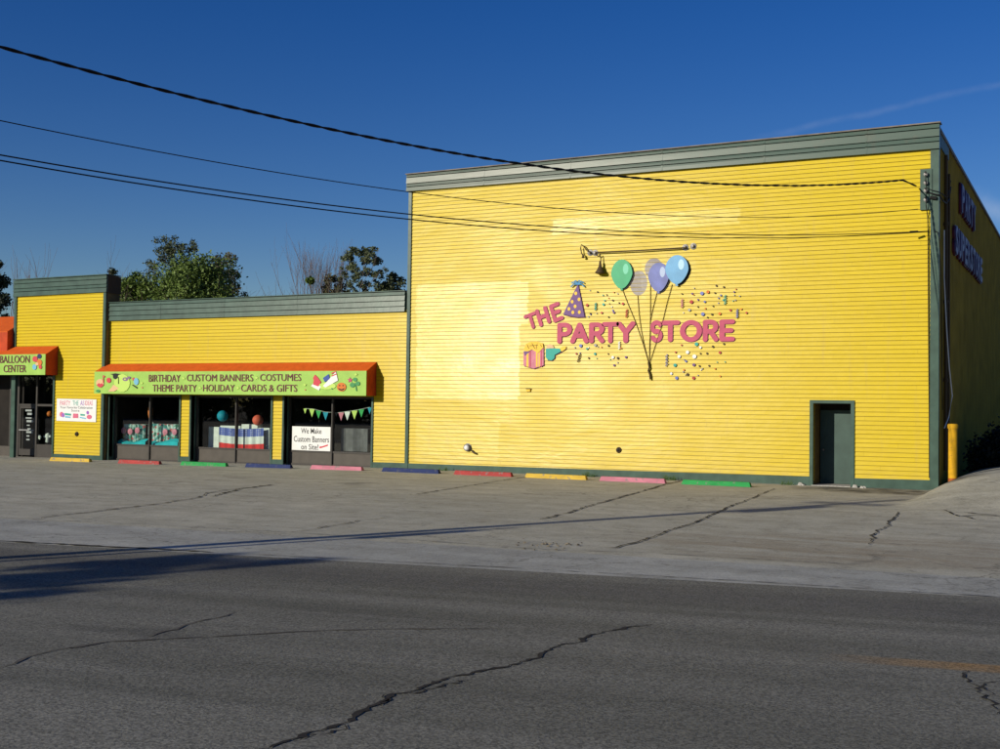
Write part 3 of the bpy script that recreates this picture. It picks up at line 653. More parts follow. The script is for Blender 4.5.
# ------------------------------------------------------------------ left tower block with the entrance
TY = -.18
TXL = W(14.2, 400, TY)[0]; TXR = W(104.6, 380, TY)[0]; TOPL = 7.12; 
tower = thing('entrance_tower', 'narrow yellow clapboard entrance tower with stepped-up green parapet', 'building', ((TXL+TXR)/2, TY, 0))
EX0, EX1 = W(16.5, 430, TY)[0], W(54.3, 430, TY)[0]
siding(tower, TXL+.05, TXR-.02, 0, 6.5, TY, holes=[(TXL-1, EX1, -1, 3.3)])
fascia(tower, TXL-.12, TXR+.06, [W(14, 297, TY)[1], 6.60, 6.73, 6.93, 7.08], [W(104, 292.3, TY)[1], 6.62, 6.75, 6.95, 7.10], TY-.07, depth=.08)
mb = MB(); mb.box(TXR-.12, TXR+.055, TY+.012, TY+.70, 6.40, 7.08); mb.box(TXL-.1, TXR-.13, TY+.6, TY+.69, 6.5, 7.05); mb.build('parapet_return', 'brown', tower)  # dark brown paints in the shade on the tower's right return
mb = MB(); mb.box(TXL-.14, TXR+.08, TY-.11, TY+.68, 7.08, 7.115, 7.10, 7.135); mb.build('coping', 'green', tower)
mb = MB(); mb.box(TXR-.12, TXR+.02, TY-.05, .12, -.25, 6.42); mb.build('corner_trim', 'green', tower)
mb = MB(); mb.box(TXR+.022, TXR+.03, TY+.02, .5, -.25, 6.42); mb.build('side_return', 'jamb', tower)
mb = MB(); mb.box(TXL-.08, TXL+.06, TY-.05, .2, 3.3, 6.45); mb.build('corner_trim', 'green', tower)
mb = MB(); mb.box(TXR-.6, TXR, TY+.161, .5, 5.3, 6.4); mb.build('back_framing', 'room', tower); mb = MB(); mb.box(TXL, TXL+.1, TY+.161, .5, 3.4, 6.4); mb.build('back_framing', 'room', tower)
mb = MB(); mb.box(EX1, TXR-.122, TY-.04, TY+.02, -.24, .03); mb.build('base_trim', 'green', tower)
mb = MB(); mb.box(EX1-.08, EX1, TY-.05, TY+.3, -.24, 3.3); mb.build('pillar_trim', 'green', tower)
gx0, gx1 = W(9.8, 430, TY)[0], W(15.0, 430, TY)[0]
mb = MB(); mb.box(gx0+.08, gx1, TY-.05, TY+.08, -.24, 3.3); mb.build('entrance_post', 'green', tower)
ey = TY+.75; 
dx0, dxm, dx1 = W(19.5, 430, ey)[0], W(37.0, 430, ey)[0], EX1+.25
fr = MB(); dtop = 1.92
fr.box(dx0-.5, dx0, ey-.05, ey+.05, -.2, 3.3)
fr.box(dxm-.05, dxm+.03, ey-.05, ey+.05, -.2, 3.2); fr.box(dx0, dxm-.05, ey-.04, ey+.04, dtop, dtop+.09); fr.box(dxm+.03, dx1, ey-.04, ey+.04, dtop, dtop+.09)
fr.box(dxm+.03, dx1, ey-.04, ey+.04, -.2, .35); fo = fr.build('entrance_frame', 'bronze', tower)
q = MB(); q.box(dxm+.03, dx1, ey, ey+.006, .35, 1.92); q.box(dx0, dxm-.05, ey, ey+.006, 2.01, 3.2); q.box(dxm+.03, dx1, ey, ey+.006, 2.01, 3.2); q.build('pane', 'glass', fo)
dl = MB(); dl.box(dx0+.01, dx0+.09, ey-.03, ey+.03, -.12, 1.91); dl.box(dxm-.14, dxm-.06, ey-.03, ey+.03, -.12, 1.91); dl.box(dx0+.09, dxm-.14, ey-.03, ey+.03, 1.82, 1.91); dl.box(dx0+.09, dxm-.14, ey-.03, ey+.03, -.12, .14)
do_ = dl.build('glass_door', 'bronze', tower)
q = MB(); q.box(dx0+.09, dxm-.14, ey-.003, ey+.003, .14, 1.82); q.build('pane', 'glass', do_)
q = MB(); q.box(dx0+.05, dxm-.1, ey-.08, ey-.05, .9, .95); q.box(dx0+.05, dx0+.08, ey-.05, ey-.03, .9, .95); q.box(dxm-.13, dxm-.1, ey-.05, ey-.03, .9, .95); q.build('door_handle', 'alu', do_)
rnd = random.Random(4); SM = mat('silver_sticker', (.30, .34, .33), .4)
for k in range(9):
    z = .5+k*.15; w = rnd.uniform(.06, .2); xc = (dx0+dxm)/2+.05+rnd.uniform(-.06, .06); st = MB(); st.box(xc-w, xc+w, ey-.006, ey-.004, z, z+rnd.uniform(.03, .1)); st.build('door_sticker', SM, do_)
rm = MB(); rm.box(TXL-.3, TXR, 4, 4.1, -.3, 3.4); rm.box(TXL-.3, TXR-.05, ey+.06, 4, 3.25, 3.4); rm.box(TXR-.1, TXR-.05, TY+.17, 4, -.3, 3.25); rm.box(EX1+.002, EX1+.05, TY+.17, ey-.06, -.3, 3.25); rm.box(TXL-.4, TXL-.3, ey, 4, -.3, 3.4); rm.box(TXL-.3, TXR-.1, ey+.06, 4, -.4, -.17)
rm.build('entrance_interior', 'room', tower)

# wing at the far left edge
wing = thing('corner_wing', 'dark glazed wing at the far left edge under an orange awning', 'building', (-43, 0, 0))
mb = MB(); mb.box(-47, TXL-.5, .9, 1.1, -.3, 5.6); mb.box(-47, TXL-.45, 1.1, 9, 5.0, 5.1); mb.build('wall', 'room', wing)
mb = MB(); mb.box(-47, TXL-.42, .78, .9, 5.2, 5.6); mb.box(-47, TXL-.42, .78, .9, 4.2, 4.6); mb.build('fascia_board', 'green_dark', wing)
mb = MB(); mb.box(-47, TXL-.45, .7, .88, -.25, .22); mb.build('kick_panel', 'panel', wing)
mb = MB()
for k in range(5): mb.box(-46.9+k*1.45, -46.83+k*1.45, .8, .89, .22, 4.2)
mb.build('window_frame', 'bronze', wing)

# ------------------------------------------------------------------ awnings
def awning(name, label, x0, x1, y, zt, zf, zbm, d, sign_z=None, group=None, xs0=None):
    t = thing(name, label, 'awning', ((x0+x1)/2, y, zbm), group)
    c = MB(); th = .02
    c.hexa([(x0, y-d, zf-th), (x1, y-d, zf-th), (x1, y-.02, zt-th), (x0, y-.02, zt-th), (x0, y-d, zf), (x1, y-d, zf), (x1, y-.02, zt), (x0, y-.02, zt)])
    c.build('canopy_top', 'orange', t)
    for xx in (x0, x1-.02):
        e = MB(); e.hexa([(xx, y-d+.001, zbm), (xx+.02, y-d+.001, zbm), (xx+.02, y-.02, zbm), (xx, y-.02, zbm), (xx, y-d+.001, zf-th), (xx+.02, y-d+.001, zf-th), (xx+.02, y-.02, zt-th), (xx, y-.02, zt-th)]); e.build('canopy_end', 'shadecanvas', t)
    f = MB(); f.box(x0, x1, y-d-.02, y-d, zbm, zf-.001); s = f.build('sign_panel', 'lime', t)
    r = MB(); r.tube([(x0, y-d+.03, zbm+.02), (x1, y-d+.03, zbm+.02)], .02, 6)
    n = max(2, int((x1-x0)/2))
    for k in range(n+1):
        x = x0+.05+(x1-x0-.1)*k/n; r.tube([(x, y-.03, zt-.06), (x, y-d+.03, zf-.06), (x, y-d+.03, zbm+.02), (x, y-.03, zbm+.02)], .012, 5)
    r.build('awning_frame', 'alu', t)
    return t, s
AY0 = -.65
ax0, ax1 = W(94.2, 383, AY0)[0], W(366.2, 383, AY0)[0]
aw, aws = awning('storefront_awning', 'long orange awning with a lime sign panel over the three shop windows', ax0, ax1, 0, 3.62, 3.30, 2.45, .63)
lx0, lx1 = -43.2, W(45.2, 365, TY-.65)[0]
aw2, aws2 = awning('entrance_awning', 'short orange awning reading balloon center over the glass entrance door', lx0, lx1, TY, W(58.8, 346, TY)[1], W(45, 354, TY-.65)[1], W(45, 374.8, TY-.65)[1], .63)
Y1 = -.67
def Wt(px0, px1, pyb, pyt, Y=Y1):
    a = W(px0, (pyb+pyt)/2, Y); b = W(px1, (pyb+pyt)/2, Y); xm = (px0+px1)/2; return a[0], b[0], W(xm, pyb, Y)[1], W(xm, pyt, Y)[1]
def line_text(words, y, parent, material='maroon', bold=.0):
    for (txt, a, b, pb, pt) in words:
        x0, x1, z0, z1 = Wt(a, b, pb, pt, y); text_object('lettering', txt, x0, x1, z0, z1, y, material, parent, bold=bold)
line_text([('BIRTHDAY', 148.8, 180.2, 381.8, 374.7), ('CUSTOM BANNERS', 186.8, 253, 381.3, 374.3), ('COSTUMES', 260, 301, 380.9, 374.0),
           ('THEME PARTY', 152.5, 196.4, 391.7, 384.7), ('HOLIDAY', 203, 234.5, 391.5, 384.5), ('CARDS & GIFTS', 241, 297, 391.6, 384.5)], Y1, aws)
Y2 = TY-.67
line_text([('BALLOON', 0, 29.5, 363.0, 355.6), ('CENTER', 3.5, 26, 372.3, 365.0)], Y2, aws2)
def art(parent, Y, items):
    """small printed motifs on a sign: (name, material, outline in survey px)"""
    for k, (nm, mt, pts) in enumerate(items):
        mb = MB(); mb.plate([W(px, py, Y) for px, py in pts], Y-.003-.0012*(k % 7), .004); mb.build(nm, mt, parent)
def circ(x, y, r, n=14, ry=None): return [(x+r*math.cos(2*math.pi*k/n), y+(ry or r)*math.sin(2*math.pi*k/n)) for k in range(n)]
def star(x, y, r, n=5, k=.45): return [(x+(r if i % 2 == 0 else r*k)*math.sin(math.pi*i/n), y-(r if i % 2 == 0 else r*k)*math.cos(math.pi*i/n)) for i in range(2*n)]
M['limepale'] = mat('pale_yellow_print', (.46, .64, .13), .5); M['skin'] = mat('peach_print', (.66, .42, .22), .5); M['skyp'] = mat('sky_blue_print', (.16, .42, .58), .5)
M['redprint'] = mat('red_print', (.55, .05, .07), .5); M['purp'] = mat('mauve_print', (.20, .12, .22), .5); M['clover'] = mat('clover_green_print', (.05, .25, .08), .5)
art(aws, Y1, [
 ('printed_blob', 'limepale', circ(122, 383, 8, ry=9)), ('printed_blob', 'skin', circ(100, 383, 4, ry=4)), ('printed_lips', 'redprint', [(96.5, 385), (99, 383), (100.5, 384), (102, 383), (104, 385), (101, 387.5), (99, 387.3)]),
 ('printed_note', 'redprint', [(103, 375), (105, 376), (104.8, 377.5), (103.6, 377), (103.8, 383), (102.9, 383)]), ('printed_candy', 'redprint', circ(108.8, 380.3, 2.2, ry=2.6)),
 ('printed_cap_board', 'black', [(110.3, 374.2), (115.5, 373.3), (121.5, 374.2), (116, 375.4)]), ('printed_cap', 'black', [(113, 375), (118.3, 375), (117.8, 378), (115.5, 379.4), (113.4, 378.2)]), ('printed_tassel', 'brown', [(118.2, 377), (119, 377), (119.2, 384), (118.2, 384)]),
 ('printed_cake', 'skin', [(108, 391.5), (112, 387), (113.5, 384.5), (115.5, 386), (119, 388.5), (114, 391.5)]), ('printed_mask', 'purp', circ(125.5, 379.2, 2.9, ry=1.9)), ('printed_mask_eye', 'limepale', circ(125, 379.2, 1, ry=.7)), ('printed_mask', 'purp', circ(129, 377.6, 1.7, ry=1.2)),
 ('printed_star', 'redprint', star(133.5, 379, 2)), ('printed_glow', 'skyp', circ(136.3, 381.5, 2.4, ry=3.6)), ('printed_brush', 'black', [(131.8, 385), (133, 384.6), (137.6, 387.3), (137, 388.6)]), ('printed_star', 'limepale', star(142, 383, 1.6)),
 ('printed_dot', 'redprint', circ(142.3, 387.6, .6)), ('printed_dot', 'clover', circ(98, 391, 2, ry=1.4))])
art(aws, Y1, [
 ('printed_glow', 'limepale', circ(327, 386, 9, ry=3.5)), ('printed_parcel', 'white', [(311, 386), (313.5, 383), (321, 386.5), (319, 390.5)]), ('printed_suit', 'redprint', [(313, 378), (315, 374.5), (318, 377.5), (321, 382), (318.5, 386.5), (313, 384.5), (313.8, 380)]),
 ('printed_flag', 'white', [(323, 386), (336, 371.5), (338, 380.5), (325.5, 387.5)]), ('printed_canton', 'flagblue', [(323, 378), (328.8, 374), (329.8, 379), (324.8, 382)]),
 ('printed_stripe', 'redprint', [(331.5, 372.8), (336, 371.2), (336.2, 372.2), (331.7, 373.9)]), ('printed_stripe', 'redprint', [(331.7, 375.5), (336.6, 373.4), (336.8, 374.4), (331.9, 376.6)]), ('printed_stripe', 'redprint', [(331.5, 378.3), (337.2, 375.7), (337.4, 376.8), (331.6, 379.3)]),
 ('printed_stripe', 'redprint', [(325.5, 384), (337.7, 378.2), (337.9, 379.2), (325.8, 385)]), ('printed_stripe', 'redprint', [(325.8, 386.3), (330, 384.3), (330.2, 385.2), (326.1, 387.2)]),
 ('printed_pumpkin', 'orangeball', circ(341.5, 387, 4.6, 20, 4.4)), ('printed_eye', 'black', circ(339.8, 385.6, .7)), ('printed_eye', 'black', circ(343.2, 385.6, .7)), ('printed_smile', 'black', [(338, 388), (341.5, 389.3), (345, 388), (343.6, 390), (341.5, 390.6), (339.4, 390)]),
 ('printed_star', 'magenta', star(350, 380, 3)), ('printed_leaf', 'clover', circ(355, 379.5, 2.2, ry=2)), ('printed_leaf', 'clover', circ(352.3, 385, 2.5, ry=2.4)), ('printed_leaf', 'clover', circ(357.8, 383.5, 2.2, ry=2.2)), ('printed_stem', 'clover', [(354.8, 383), (355.8, 383), (357, 391), (356, 391)]),
 ('printed_star', 'limepale', star(356, 374.5, 2)), ('printed_star', 'limepale', star(305, 384.8, 1.8)), ('printed_dot', 'redprint', circ(305.3, 389.8, .6)), ('printed_dot', 'clover', circ(332, 388.6, .8))])
for px, py in ((183.5, 378.3), (256.5, 377.9), (199.8, 388), (237.8, 388)):
    art(aws, Y1, [('printed_star', 'limepale', star(px, py, 2))])
art(aws2, Y2, [('printed_balloon', 'redprint', circ(35, 359, 2.6, ry=3)), ('printed_balloon', 'bluep', circ(39.3, 356.3, 2.1, ry=2.4)), ('printed_balloon', 'orangeball', circ(39.3, 362.5, 2.7, ry=3.2)), ('printed_balloon', 'skyp', circ(34.5, 367, 2.1, ry=2.8)), ('printed_balloon', 'redprint', circ(40.3, 367, 1.6, ry=2)), ('printed_glow', 'skin', circ(37, 364, 1.6))])
# the taller awning at the picture's left edge
t3 = thing('corner_awning', 'plain tall orange awning cut by the left edge behind the entrance tower', 'awning', (-43, 0, 4.2))
mb = MB(); mb.hexa([(-46.5, -.5, 4.93), (TXL-.13, -.5, 4.93), (TXL-.13, .75, 5.66), (-46.5, .75, 5.66), (-46.5, -.5, 4.96), (TXL-.13, -.5, 4.96), (TXL-.13, .75, 5.69), (-46.5, .75, 5.69)]); mb.build('canopy_top', 'orange', t3)
e = MB(); e.hexa([(TXL-.13, -.5, 3.9), (TXL-.11, -.5, 3.9), (TXL-.11, .75, 3.9), (TXL-.13, .75, 3.9), (TXL-.13, -.5, 4.95), (TXL-.11, -.5, 4.95), (TXL-.11, .75, 5.68), (TXL-.13, .75, 5.68)]); e.build('canopy_end', 'shadecanvas', t3)
mb = MB(); mb.box(-46.5, TXL-.135, -.5, -.47, 3.9, 4.928); mb.build('canopy_valance', 'shadecanvas', t3)

# ------------------------------------------------------------------ wall mural lettering
YS = -.038; TH = .02
def word(name, label, letters):
    t = None
    for (ch, x0, y0, x1, y1, rot) in letters:    # px box, rotation
        a = W(x0, y1); b = W(x1, y0); X0, X1, Z0, Z1 = a[0], b[0], a[1], b[1]
        if t is None: t = thing(name, label, 'sign', (X0, 0, Z0))
        r = .135; gw = {'T': .78, 'H': .62, 'E': .52, 'P': .58, 'R': .58, 'A': .76, 'Y': .72, 'O': .86, 'S': .58}[ch]
        sx = (X1-X0)/(gw+2*r); sz = (Z1-Z0)/(1+2*r); cx, cz = (X0+X1)/2, (Z0+Z1)/2
        def place(u, v, e=0):
            x = (u-gw/2)*sx; z = (v-.5)*sz; c, s = math.cos(rot), math.sin(rot); return cx+x*c-z*s, cz+x*s+z*c
        mb = MB(); glyph_mesh(mb, ch, place, YS, TH, r); lo = mb.build('letter', 'magenta', t, fix=False)
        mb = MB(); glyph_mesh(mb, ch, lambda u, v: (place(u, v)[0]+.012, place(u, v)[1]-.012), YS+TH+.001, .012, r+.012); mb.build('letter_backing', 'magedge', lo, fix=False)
    return t
q = lambda x0, y0, x1, y1: (510+x0*.25, 230+y0*.25, 510+x1*.25, 230+y1*.25)
word('wall_word', 'tilted rose painted cutout word THE on the yellow wall', [('T', 525.5, 312.8, 538.3, 329.2, .33), ('H', 537.2, 307.0, 549.6, 325.6, .33), ('E', 551.2, 302.6, 562.2, 321.8, .33)])
word('wall_word', 'large rose painted cutout word PARTY left of the balloon strings', [('P', *q(190, 370, 250, 455), 0), ('A', *q(242, 370, 317, 454), 0), ('R', *q(317, 369, 380, 453), 0), ('T', *q(368, 367, 438, 453), 0), ('Y', *q(426, 365, 503, 452), 0)])
word('wall_word', 'large rose painted cutout word STORE right of the balloon strings', [('S', *q(560, 362, 613, 449), 0), ('T', *q(604, 361, 681, 448), 0), ('O', *q(682, 359, 770, 448), 0), ('R', *q(772, 358, 835, 447), 0), ('E', *q(838, 357, 901, 446), 0)])
# party hat
ht = thing('party_hat_cutout', 'purple party hat cutout with yellow dots standing on the wall lettering', 'wall ornament', (*W(575, 316)[:1], 0, W(575, 316)[1]))
mb = MB(); mb.plate([W(578.6, 284), W(563.8, 314.2), W(571, 316.2), W(578, 317.3), W(585.2, 317)], -.05, .03); mb.build('hat_cone', 'hat', ht)
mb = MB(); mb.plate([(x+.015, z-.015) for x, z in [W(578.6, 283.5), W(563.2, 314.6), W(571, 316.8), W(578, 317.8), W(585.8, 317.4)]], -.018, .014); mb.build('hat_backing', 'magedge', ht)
for px, py in ((576.5, 293.5), (579.7, 299.5), (572.8, 301.8), (575.8, 306.5), (569.6, 309), (573.5, 312.5), (580, 312.3)):
    e = pxell(px, py, 1.4, 1.8); mb = MB(); mb.ellipse(*e, -.056, .005, 12); mb.build('polka_dot', 'yel2', ht)
mb = MB()
for a in (-2.6, -2.0, -1.2, -.5, .3, 2.9):
    x, z = W(578.6, 284.5); dx, dz = math.cos(a)*.24, -math.sin(a)*.16; mb.tube([(x, -.06, z), (x+dx*.6, -.09, z+dz*.6+.03), (x+dx, -.07, z+dz-.04)], .022, 6)
mb.build('ribbon_bow', 'bblue', ht)
# gift
gf = thing('gift_box_cutout', 'pink striped gift box cutout with a yellow bow under the word THE', 'wall ornament', (*W(534, 368)[:1], 0, W(534, 368)[1]))
u = lambda x, y: W(510+x*.12, 320+y*.12)
mb = MB(); mb.plate([u(118, 262), u(190, 250), u(285, 228), u(285, 378), u(205, 405), u(118, 380)], -.05, .03); mb.build('box_body', 'pink', gf)
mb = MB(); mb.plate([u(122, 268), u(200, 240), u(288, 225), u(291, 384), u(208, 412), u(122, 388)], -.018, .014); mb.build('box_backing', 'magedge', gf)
for a, b in ((143, 160), (222, 236), (244, 254)):
    mb = MB(); mb.plate([u(a, 262), u(b, 256), u(b, 392), u(a, 388)], -.054, .004); mb.build('gift_stripe', 'yel2', gf)
for a, b in ((168, 180), (262, 272)):
    mb = MB(); mb.plate([u(a, 258), u(b, 254), u(b, 390), u(a, 392)], -.054, .004); mb.build('gift_stripe', 'magenta', gf)
mb = MB(); mb.plate([u(120, 262), u(185, 250), u(130, 300)], -.058, .004); mb.build('paper_fold', 'hat', gf)
mb = MB(); mb.plate([u(122, 245), u(140, 200), u(180, 183), u(230, 180), u(278, 195), u(285, 230), u(240, 275), u(215, 262), u(190, 245), u(160, 262), u(135, 262)], -.066, .03); mb.build('gift_bow', 'yel2', gf)
mb = MB()
for (a, b, c, d) in ((150, 205, 165, 240), (190, 195, 215, 240), (235, 195, 225, 245), (262, 205, 270, 225), (170, 215, 240, 212)): x0, z0 = u(a, b); x1, z1 = u(c, d); mb.tube([(x0, -.068, z0), (x1, -.068, z1)], .008, 5)
mb.build('bow_crease', 'brown', gf)
# horn
hn = thing('party_horn_cutout', 'teal party blower cutout with peach tip beside the gift box', 'wall ornament', (*W(548, 360)[:1], 0, W(548, 360)[1]))
mb = MB(); mb.plate([u(303, 240), u(345, 236), u(420, 238), u(430, 262), u(378, 292), u(375, 320), u(352, 338), u(318, 332), u(303, 310)], -.05, .03); mb.build('horn_body', 'tealpaint', hn)
mb = MB(); mb.plate([u(310, 215), u(335, 202), u(362, 212), u(375, 235), u(310, 239)], -.05, .03); mb.build('horn_curl', 'skin', hn)
mb = MB(); mb.plate([u(422, 238), u(450, 218), u(472, 222), u(470, 240), u(440, 262), u(431, 260)], -.05, .03); mb.build('horn_tip', 'yel2', hn)
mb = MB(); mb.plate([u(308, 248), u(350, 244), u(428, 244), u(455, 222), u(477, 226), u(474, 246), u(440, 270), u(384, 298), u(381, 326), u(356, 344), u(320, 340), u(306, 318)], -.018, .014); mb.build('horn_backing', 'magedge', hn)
# balloons bunch
bb = thing('balloon_bunch_cutout', 'bunch of green, violet and pale blue balloon cutouts on gathered strings', 'wall ornament', (*W(651, 379)[:1], 0, W(651, 379)[1]))
for (px, py, rx, ry, m_, yy, lab) in ((622.5, 274.3, 10.6, 14.6, 'bgreen', -.07, 'green balloon'), (659.3, 277.3, 10.4, 14.6, 'bviolet', -.07, 'violet balloon'), (678, 270, 11.6, 14.5, 'bblue', -.115, 'pale blue balloon')):
    e = pxell(px, py, rx, ry); mb = MB(); mb.ellipse(*e, yy, .04, 40, 1)
    x, z, rz = e[0], e[1], e[3]; mb.plate([(x-.05, z-rz-.05), (x+.05, z-rz-.05), (x+.012, z-rz+.02), (x-.012, z-rz+.02)], yy+.005, .03)
    bo = tag(mb.build('balloon', m_, bb), lab); e2 = pxell(px+rx*.38, py-ry*.35, rx*.26, ry*.36)
    mb = MB(); mb.ellipse(*e2, yy-.003, .004, 16); mb.build('balloon_shine', {'bgreen': mat('green_shine', (.14, .52, .34), .4), 'bviolet': mat('violet_shine', (.36, .44, .62), .4), 'bblue': mat('blue_shine', (.38, .60, .74), .4)}[m_], bo)
    mb = MB(); mb.ellipse(e[0]+.045, e[1]-.035, e[2], e[3], -.03, .015, 40, 1); mb.build('balloon_shadow', 'black', bo)  # black copy offset down-right, painted in as the balloon's cast shadow
s4 = lambda x, y: W(510+x*.25, 230+y*.25)
for pts in (((450, 236), (475, 300), (505, 372), (535, 460), (558, 538)), ((512, 262), (518, 340), (526, 400), (540, 470), (558, 538)), ((563, 205), (563, 300), (562, 420), (558, 538)), ((590, 248), (574, 310), (562, 365), (560, 450), (558, 538)), ((650, 218), (630, 290), (606, 390), (580, 470), (558, 538))):
    mb = MB(); mb.tube([(s4(a, b)[0], -.035, s4(a, b)[1]) for a, b in pts], .009, 6); mb.build('string', 'string', bb)
mb = MB(); mb.tube([(s4(a, b)[0], -.075, s4(a, b)[1]) for a, b in ((557, 528), (561, 550), (557, 563), (563, 578), (565, 598))], .03, 8); mb.build('string_knot', 'brown', bb)

# confetti
CD = []
R5 = lambda x, y: (640+x*.1469, 220+y*.1469); R7 = lambda x, y: (630+x*.12, 310+y*.12); R6 = lambda x, y: (510+x*.12, 320+y*.12); R4 = lambda x, y: (500+x*.1469, 220+y*.1469); R1_ = lambda x, y: (510+x*.25, 230+y*.25)
UR, LR, LL, UL = 'above the word STORE', 'below the word STORE', 'below the word PARTY', 'between party hat and strings'
for x, y, c, s in ((522, 448, 'k', 1), (573, 457, 'k', 1), (288, 503, 'k', .8), (358, 502, 'p', 1.1), (424, 500, 'b', 2), (465, 490, 'o', 1.7), (512, 497, 'k', .9), (553, 513, 'b', 1), (643, 490, 'p', .9), (680, 518, 'g', .8), (352, 558, 'r', 2), (398, 543, 'p', 1), (443, 557, 'b', 1.2), (397, 592, 'k', .8), (338, 613, 'g', 1.6), (448, 603, 'o', .9), (500, 587, 'k', .8), (378, 643, 'k', 1), (430, 641, 'b', 2), (492, 643, 'k', 1.1), (545, 638, 'o', 1.5), (462, 663, 'k', .8), (618, 615, 'r', 1.2), (692, 607, 'o', .9), (727, 632, 'r', 1.1)): CD.append((*R5(x, y), c, s, UR))
for x, y, c, s in ((433, 293, 'r', .9), (557, 285, 't', 2.1), (590, 312, 'w', 1.3), (693, 305, 'k', 1.2), (785, 283, 'k', 1), (383, 352, 'r', 1), (482, 352, 'w', 2), (590, 363, 'k', .9), (645, 362, 'k', 1.1), (752, 355, 'r', 1.4), (412, 388, 'w', 1.8), (540, 388, 'w', 2.3), (470, 428, 'b', 1.2), (378, 460, 't', 1.9), (535, 457, 'p', 1.7), (582, 467, 'k', 1), (662, 465, 'k', 1), (453, 500, 'o', 1), (347, 530, 'w', 1.4), (483, 537, 'k', 1.5), (392, 567, 'b', 1.8), (533, 567, 'r', 1.7)): CD.append((*R7(x, y), c, s, LR))
for x, y, c, s in ((593, 215, 'b', 1.9), (645, 240, 't', 1.2), (715, 210, 'g', 1.7), (825, 215, 'k', 1.1), (557, 282, 'r', 1), (712, 283, 't', 1.4), (660, 318, 'k', 1), (822, 283, 'k', .8), (860, 312, 'w', 1.7), (903, 318, 'k', 1.3), (872, 378, 'p', 1.2), (970, 310, 'p', 1.3)): CD.append((*R6(x, y), c, s, LL))
for x, y, c, s in ((667, 490, 'k', .9), (730, 510, 'k', .8), (770, 547, 'k', 1), (748, 570, 'k', .6), (596, 580, 'r', 1.6), (707, 575, 't', 1.4), (618, 638, 'k', 1), (695, 632, 'r', 1.2), (778, 630, 'p', 1.3), (742, 662, 'k', .8)): CD.append((*R4(x, y), c, s, UL))
for x, y, c, s in ((453, 295, 'r', 1.4), (438, 292, 'k', .8), (413, 322, 'b', 1)): CD.append((*R1_(x, y), c, s, UL))
rc_ = random.Random(77)
for (xa, ya, xb, yb, where) in ((682, 286, 748, 314, UR), (680, 345, 728, 377, LR), (575, 346, 622, 364, LL), (588, 290, 622, 318, UL)):
    for k in range(10): CD.append((rc_.uniform(xa, xb), rc_.uniform(ya, yb), 'gobtwg'[k % 6] if k < 6 else 'otgb'[k-6], rc_.uniform(.6, .9), where))
CM = {'k': ('brown', 'tiny dark brown'), 'r': ('red', 'small dull red'), 'b': ('bviolet', 'violet blue'), 'o': ('orangeball', 'small orange'), 'g': ('grey', 'grey'), 't': ('tealpaint', 'teal green'), 'w': ('white', 'white'), 'p': ('hat', 'small purple')}
CD = [q for q in CD if not (556 < q[0] < 737 and 318.5 < q[1] < 343)]
seen = {}
for (px, py, c, s, where) in CD: seen.setdefault((c, where), []).append((px, py, s))
NUM = ['leftmost', 'second from left', 'third from left', 'fourth from left', 'fifth from left', 'sixth from left', 'seventh from left', 'eighth from left', 'ninth from left', 'tenth from left', 'eleventh from left', 'twelfth from left', 'thirteenth from left', 'fourteenth from left', 'fifteenth from left']
for (c, where), L in seen.items():
    L.sort(); mm, cn = CM[c]
    for i, (px, py, s) in enumerate(L):
        x, z = W(px, py); r = .027*s; mb = MB(); mb.ellipse(x, z, r, r, -.045, .022, 16); o = mb.build('confetti_disc', mm)
        tag(o, f'{cn} disc {where}' if len(L) == 1 else f'{cn} disc {where}, {NUM[i]} of that colour' if i < len(L)-1 else f'{cn} disc {where}, rightmost of that colour', 'confetti', 'confetti discs scattered round the wall lettering')
        mb = MB(); mb.ellipse(x+.014, z-.014, r, r, -.021, .010, 14); mb.build('disc_shadow', 'black', o)  # black offset copy stands in for the disc's shadow on the wall
for (pa, c, where) in (((R5(290, 540), R5(290, 598)), 'pink', 'pink spiral streamer above the letters ST of STORE'), ((R5(583, 512), R5(583, 575)), 'tealpaint', 'green spiral streamer above the letter R of STORE'), ((R5(665, 610), R5(665, 668)), 'bviolet', 'violet spiral streamer above the letter E of STORE'), ((R7(310, 370), R7(310, 470)), 'bviolet', 'violet spiral streamer low to the right of the string knot'), ((R6(915, 180), R6(915, 245)), 'white', 'white spiral streamer under the letter Y of PARTY'), ((R6(588, 285), R6(572, 350)), 'brown', 'dark wavy streamer under the letter A of PARTY'), ((R4(655, 565), R4(655, 615)), 'tealpaint', 'green spiral streamer just right of the party hat'), ((R1_(470, 318), R1_(468, 350)), 'red', 'dull red streamer above the letter Y of PARTY')):
    x0, z0 = W(*pa[0]); x1, z1 = W(*pa[1]); mb = MB(); n = 28
    mb.tube([(x0+(x1-x0)*k/n+.035*math.sin(k*.9), -.06, z0+(z1-z0)*k/n) for k in range(n+1)], .013, 5); tag(mb.build('confetti_streamer', c), where, 'streamer', 'spiral streamers round the wall lettering')

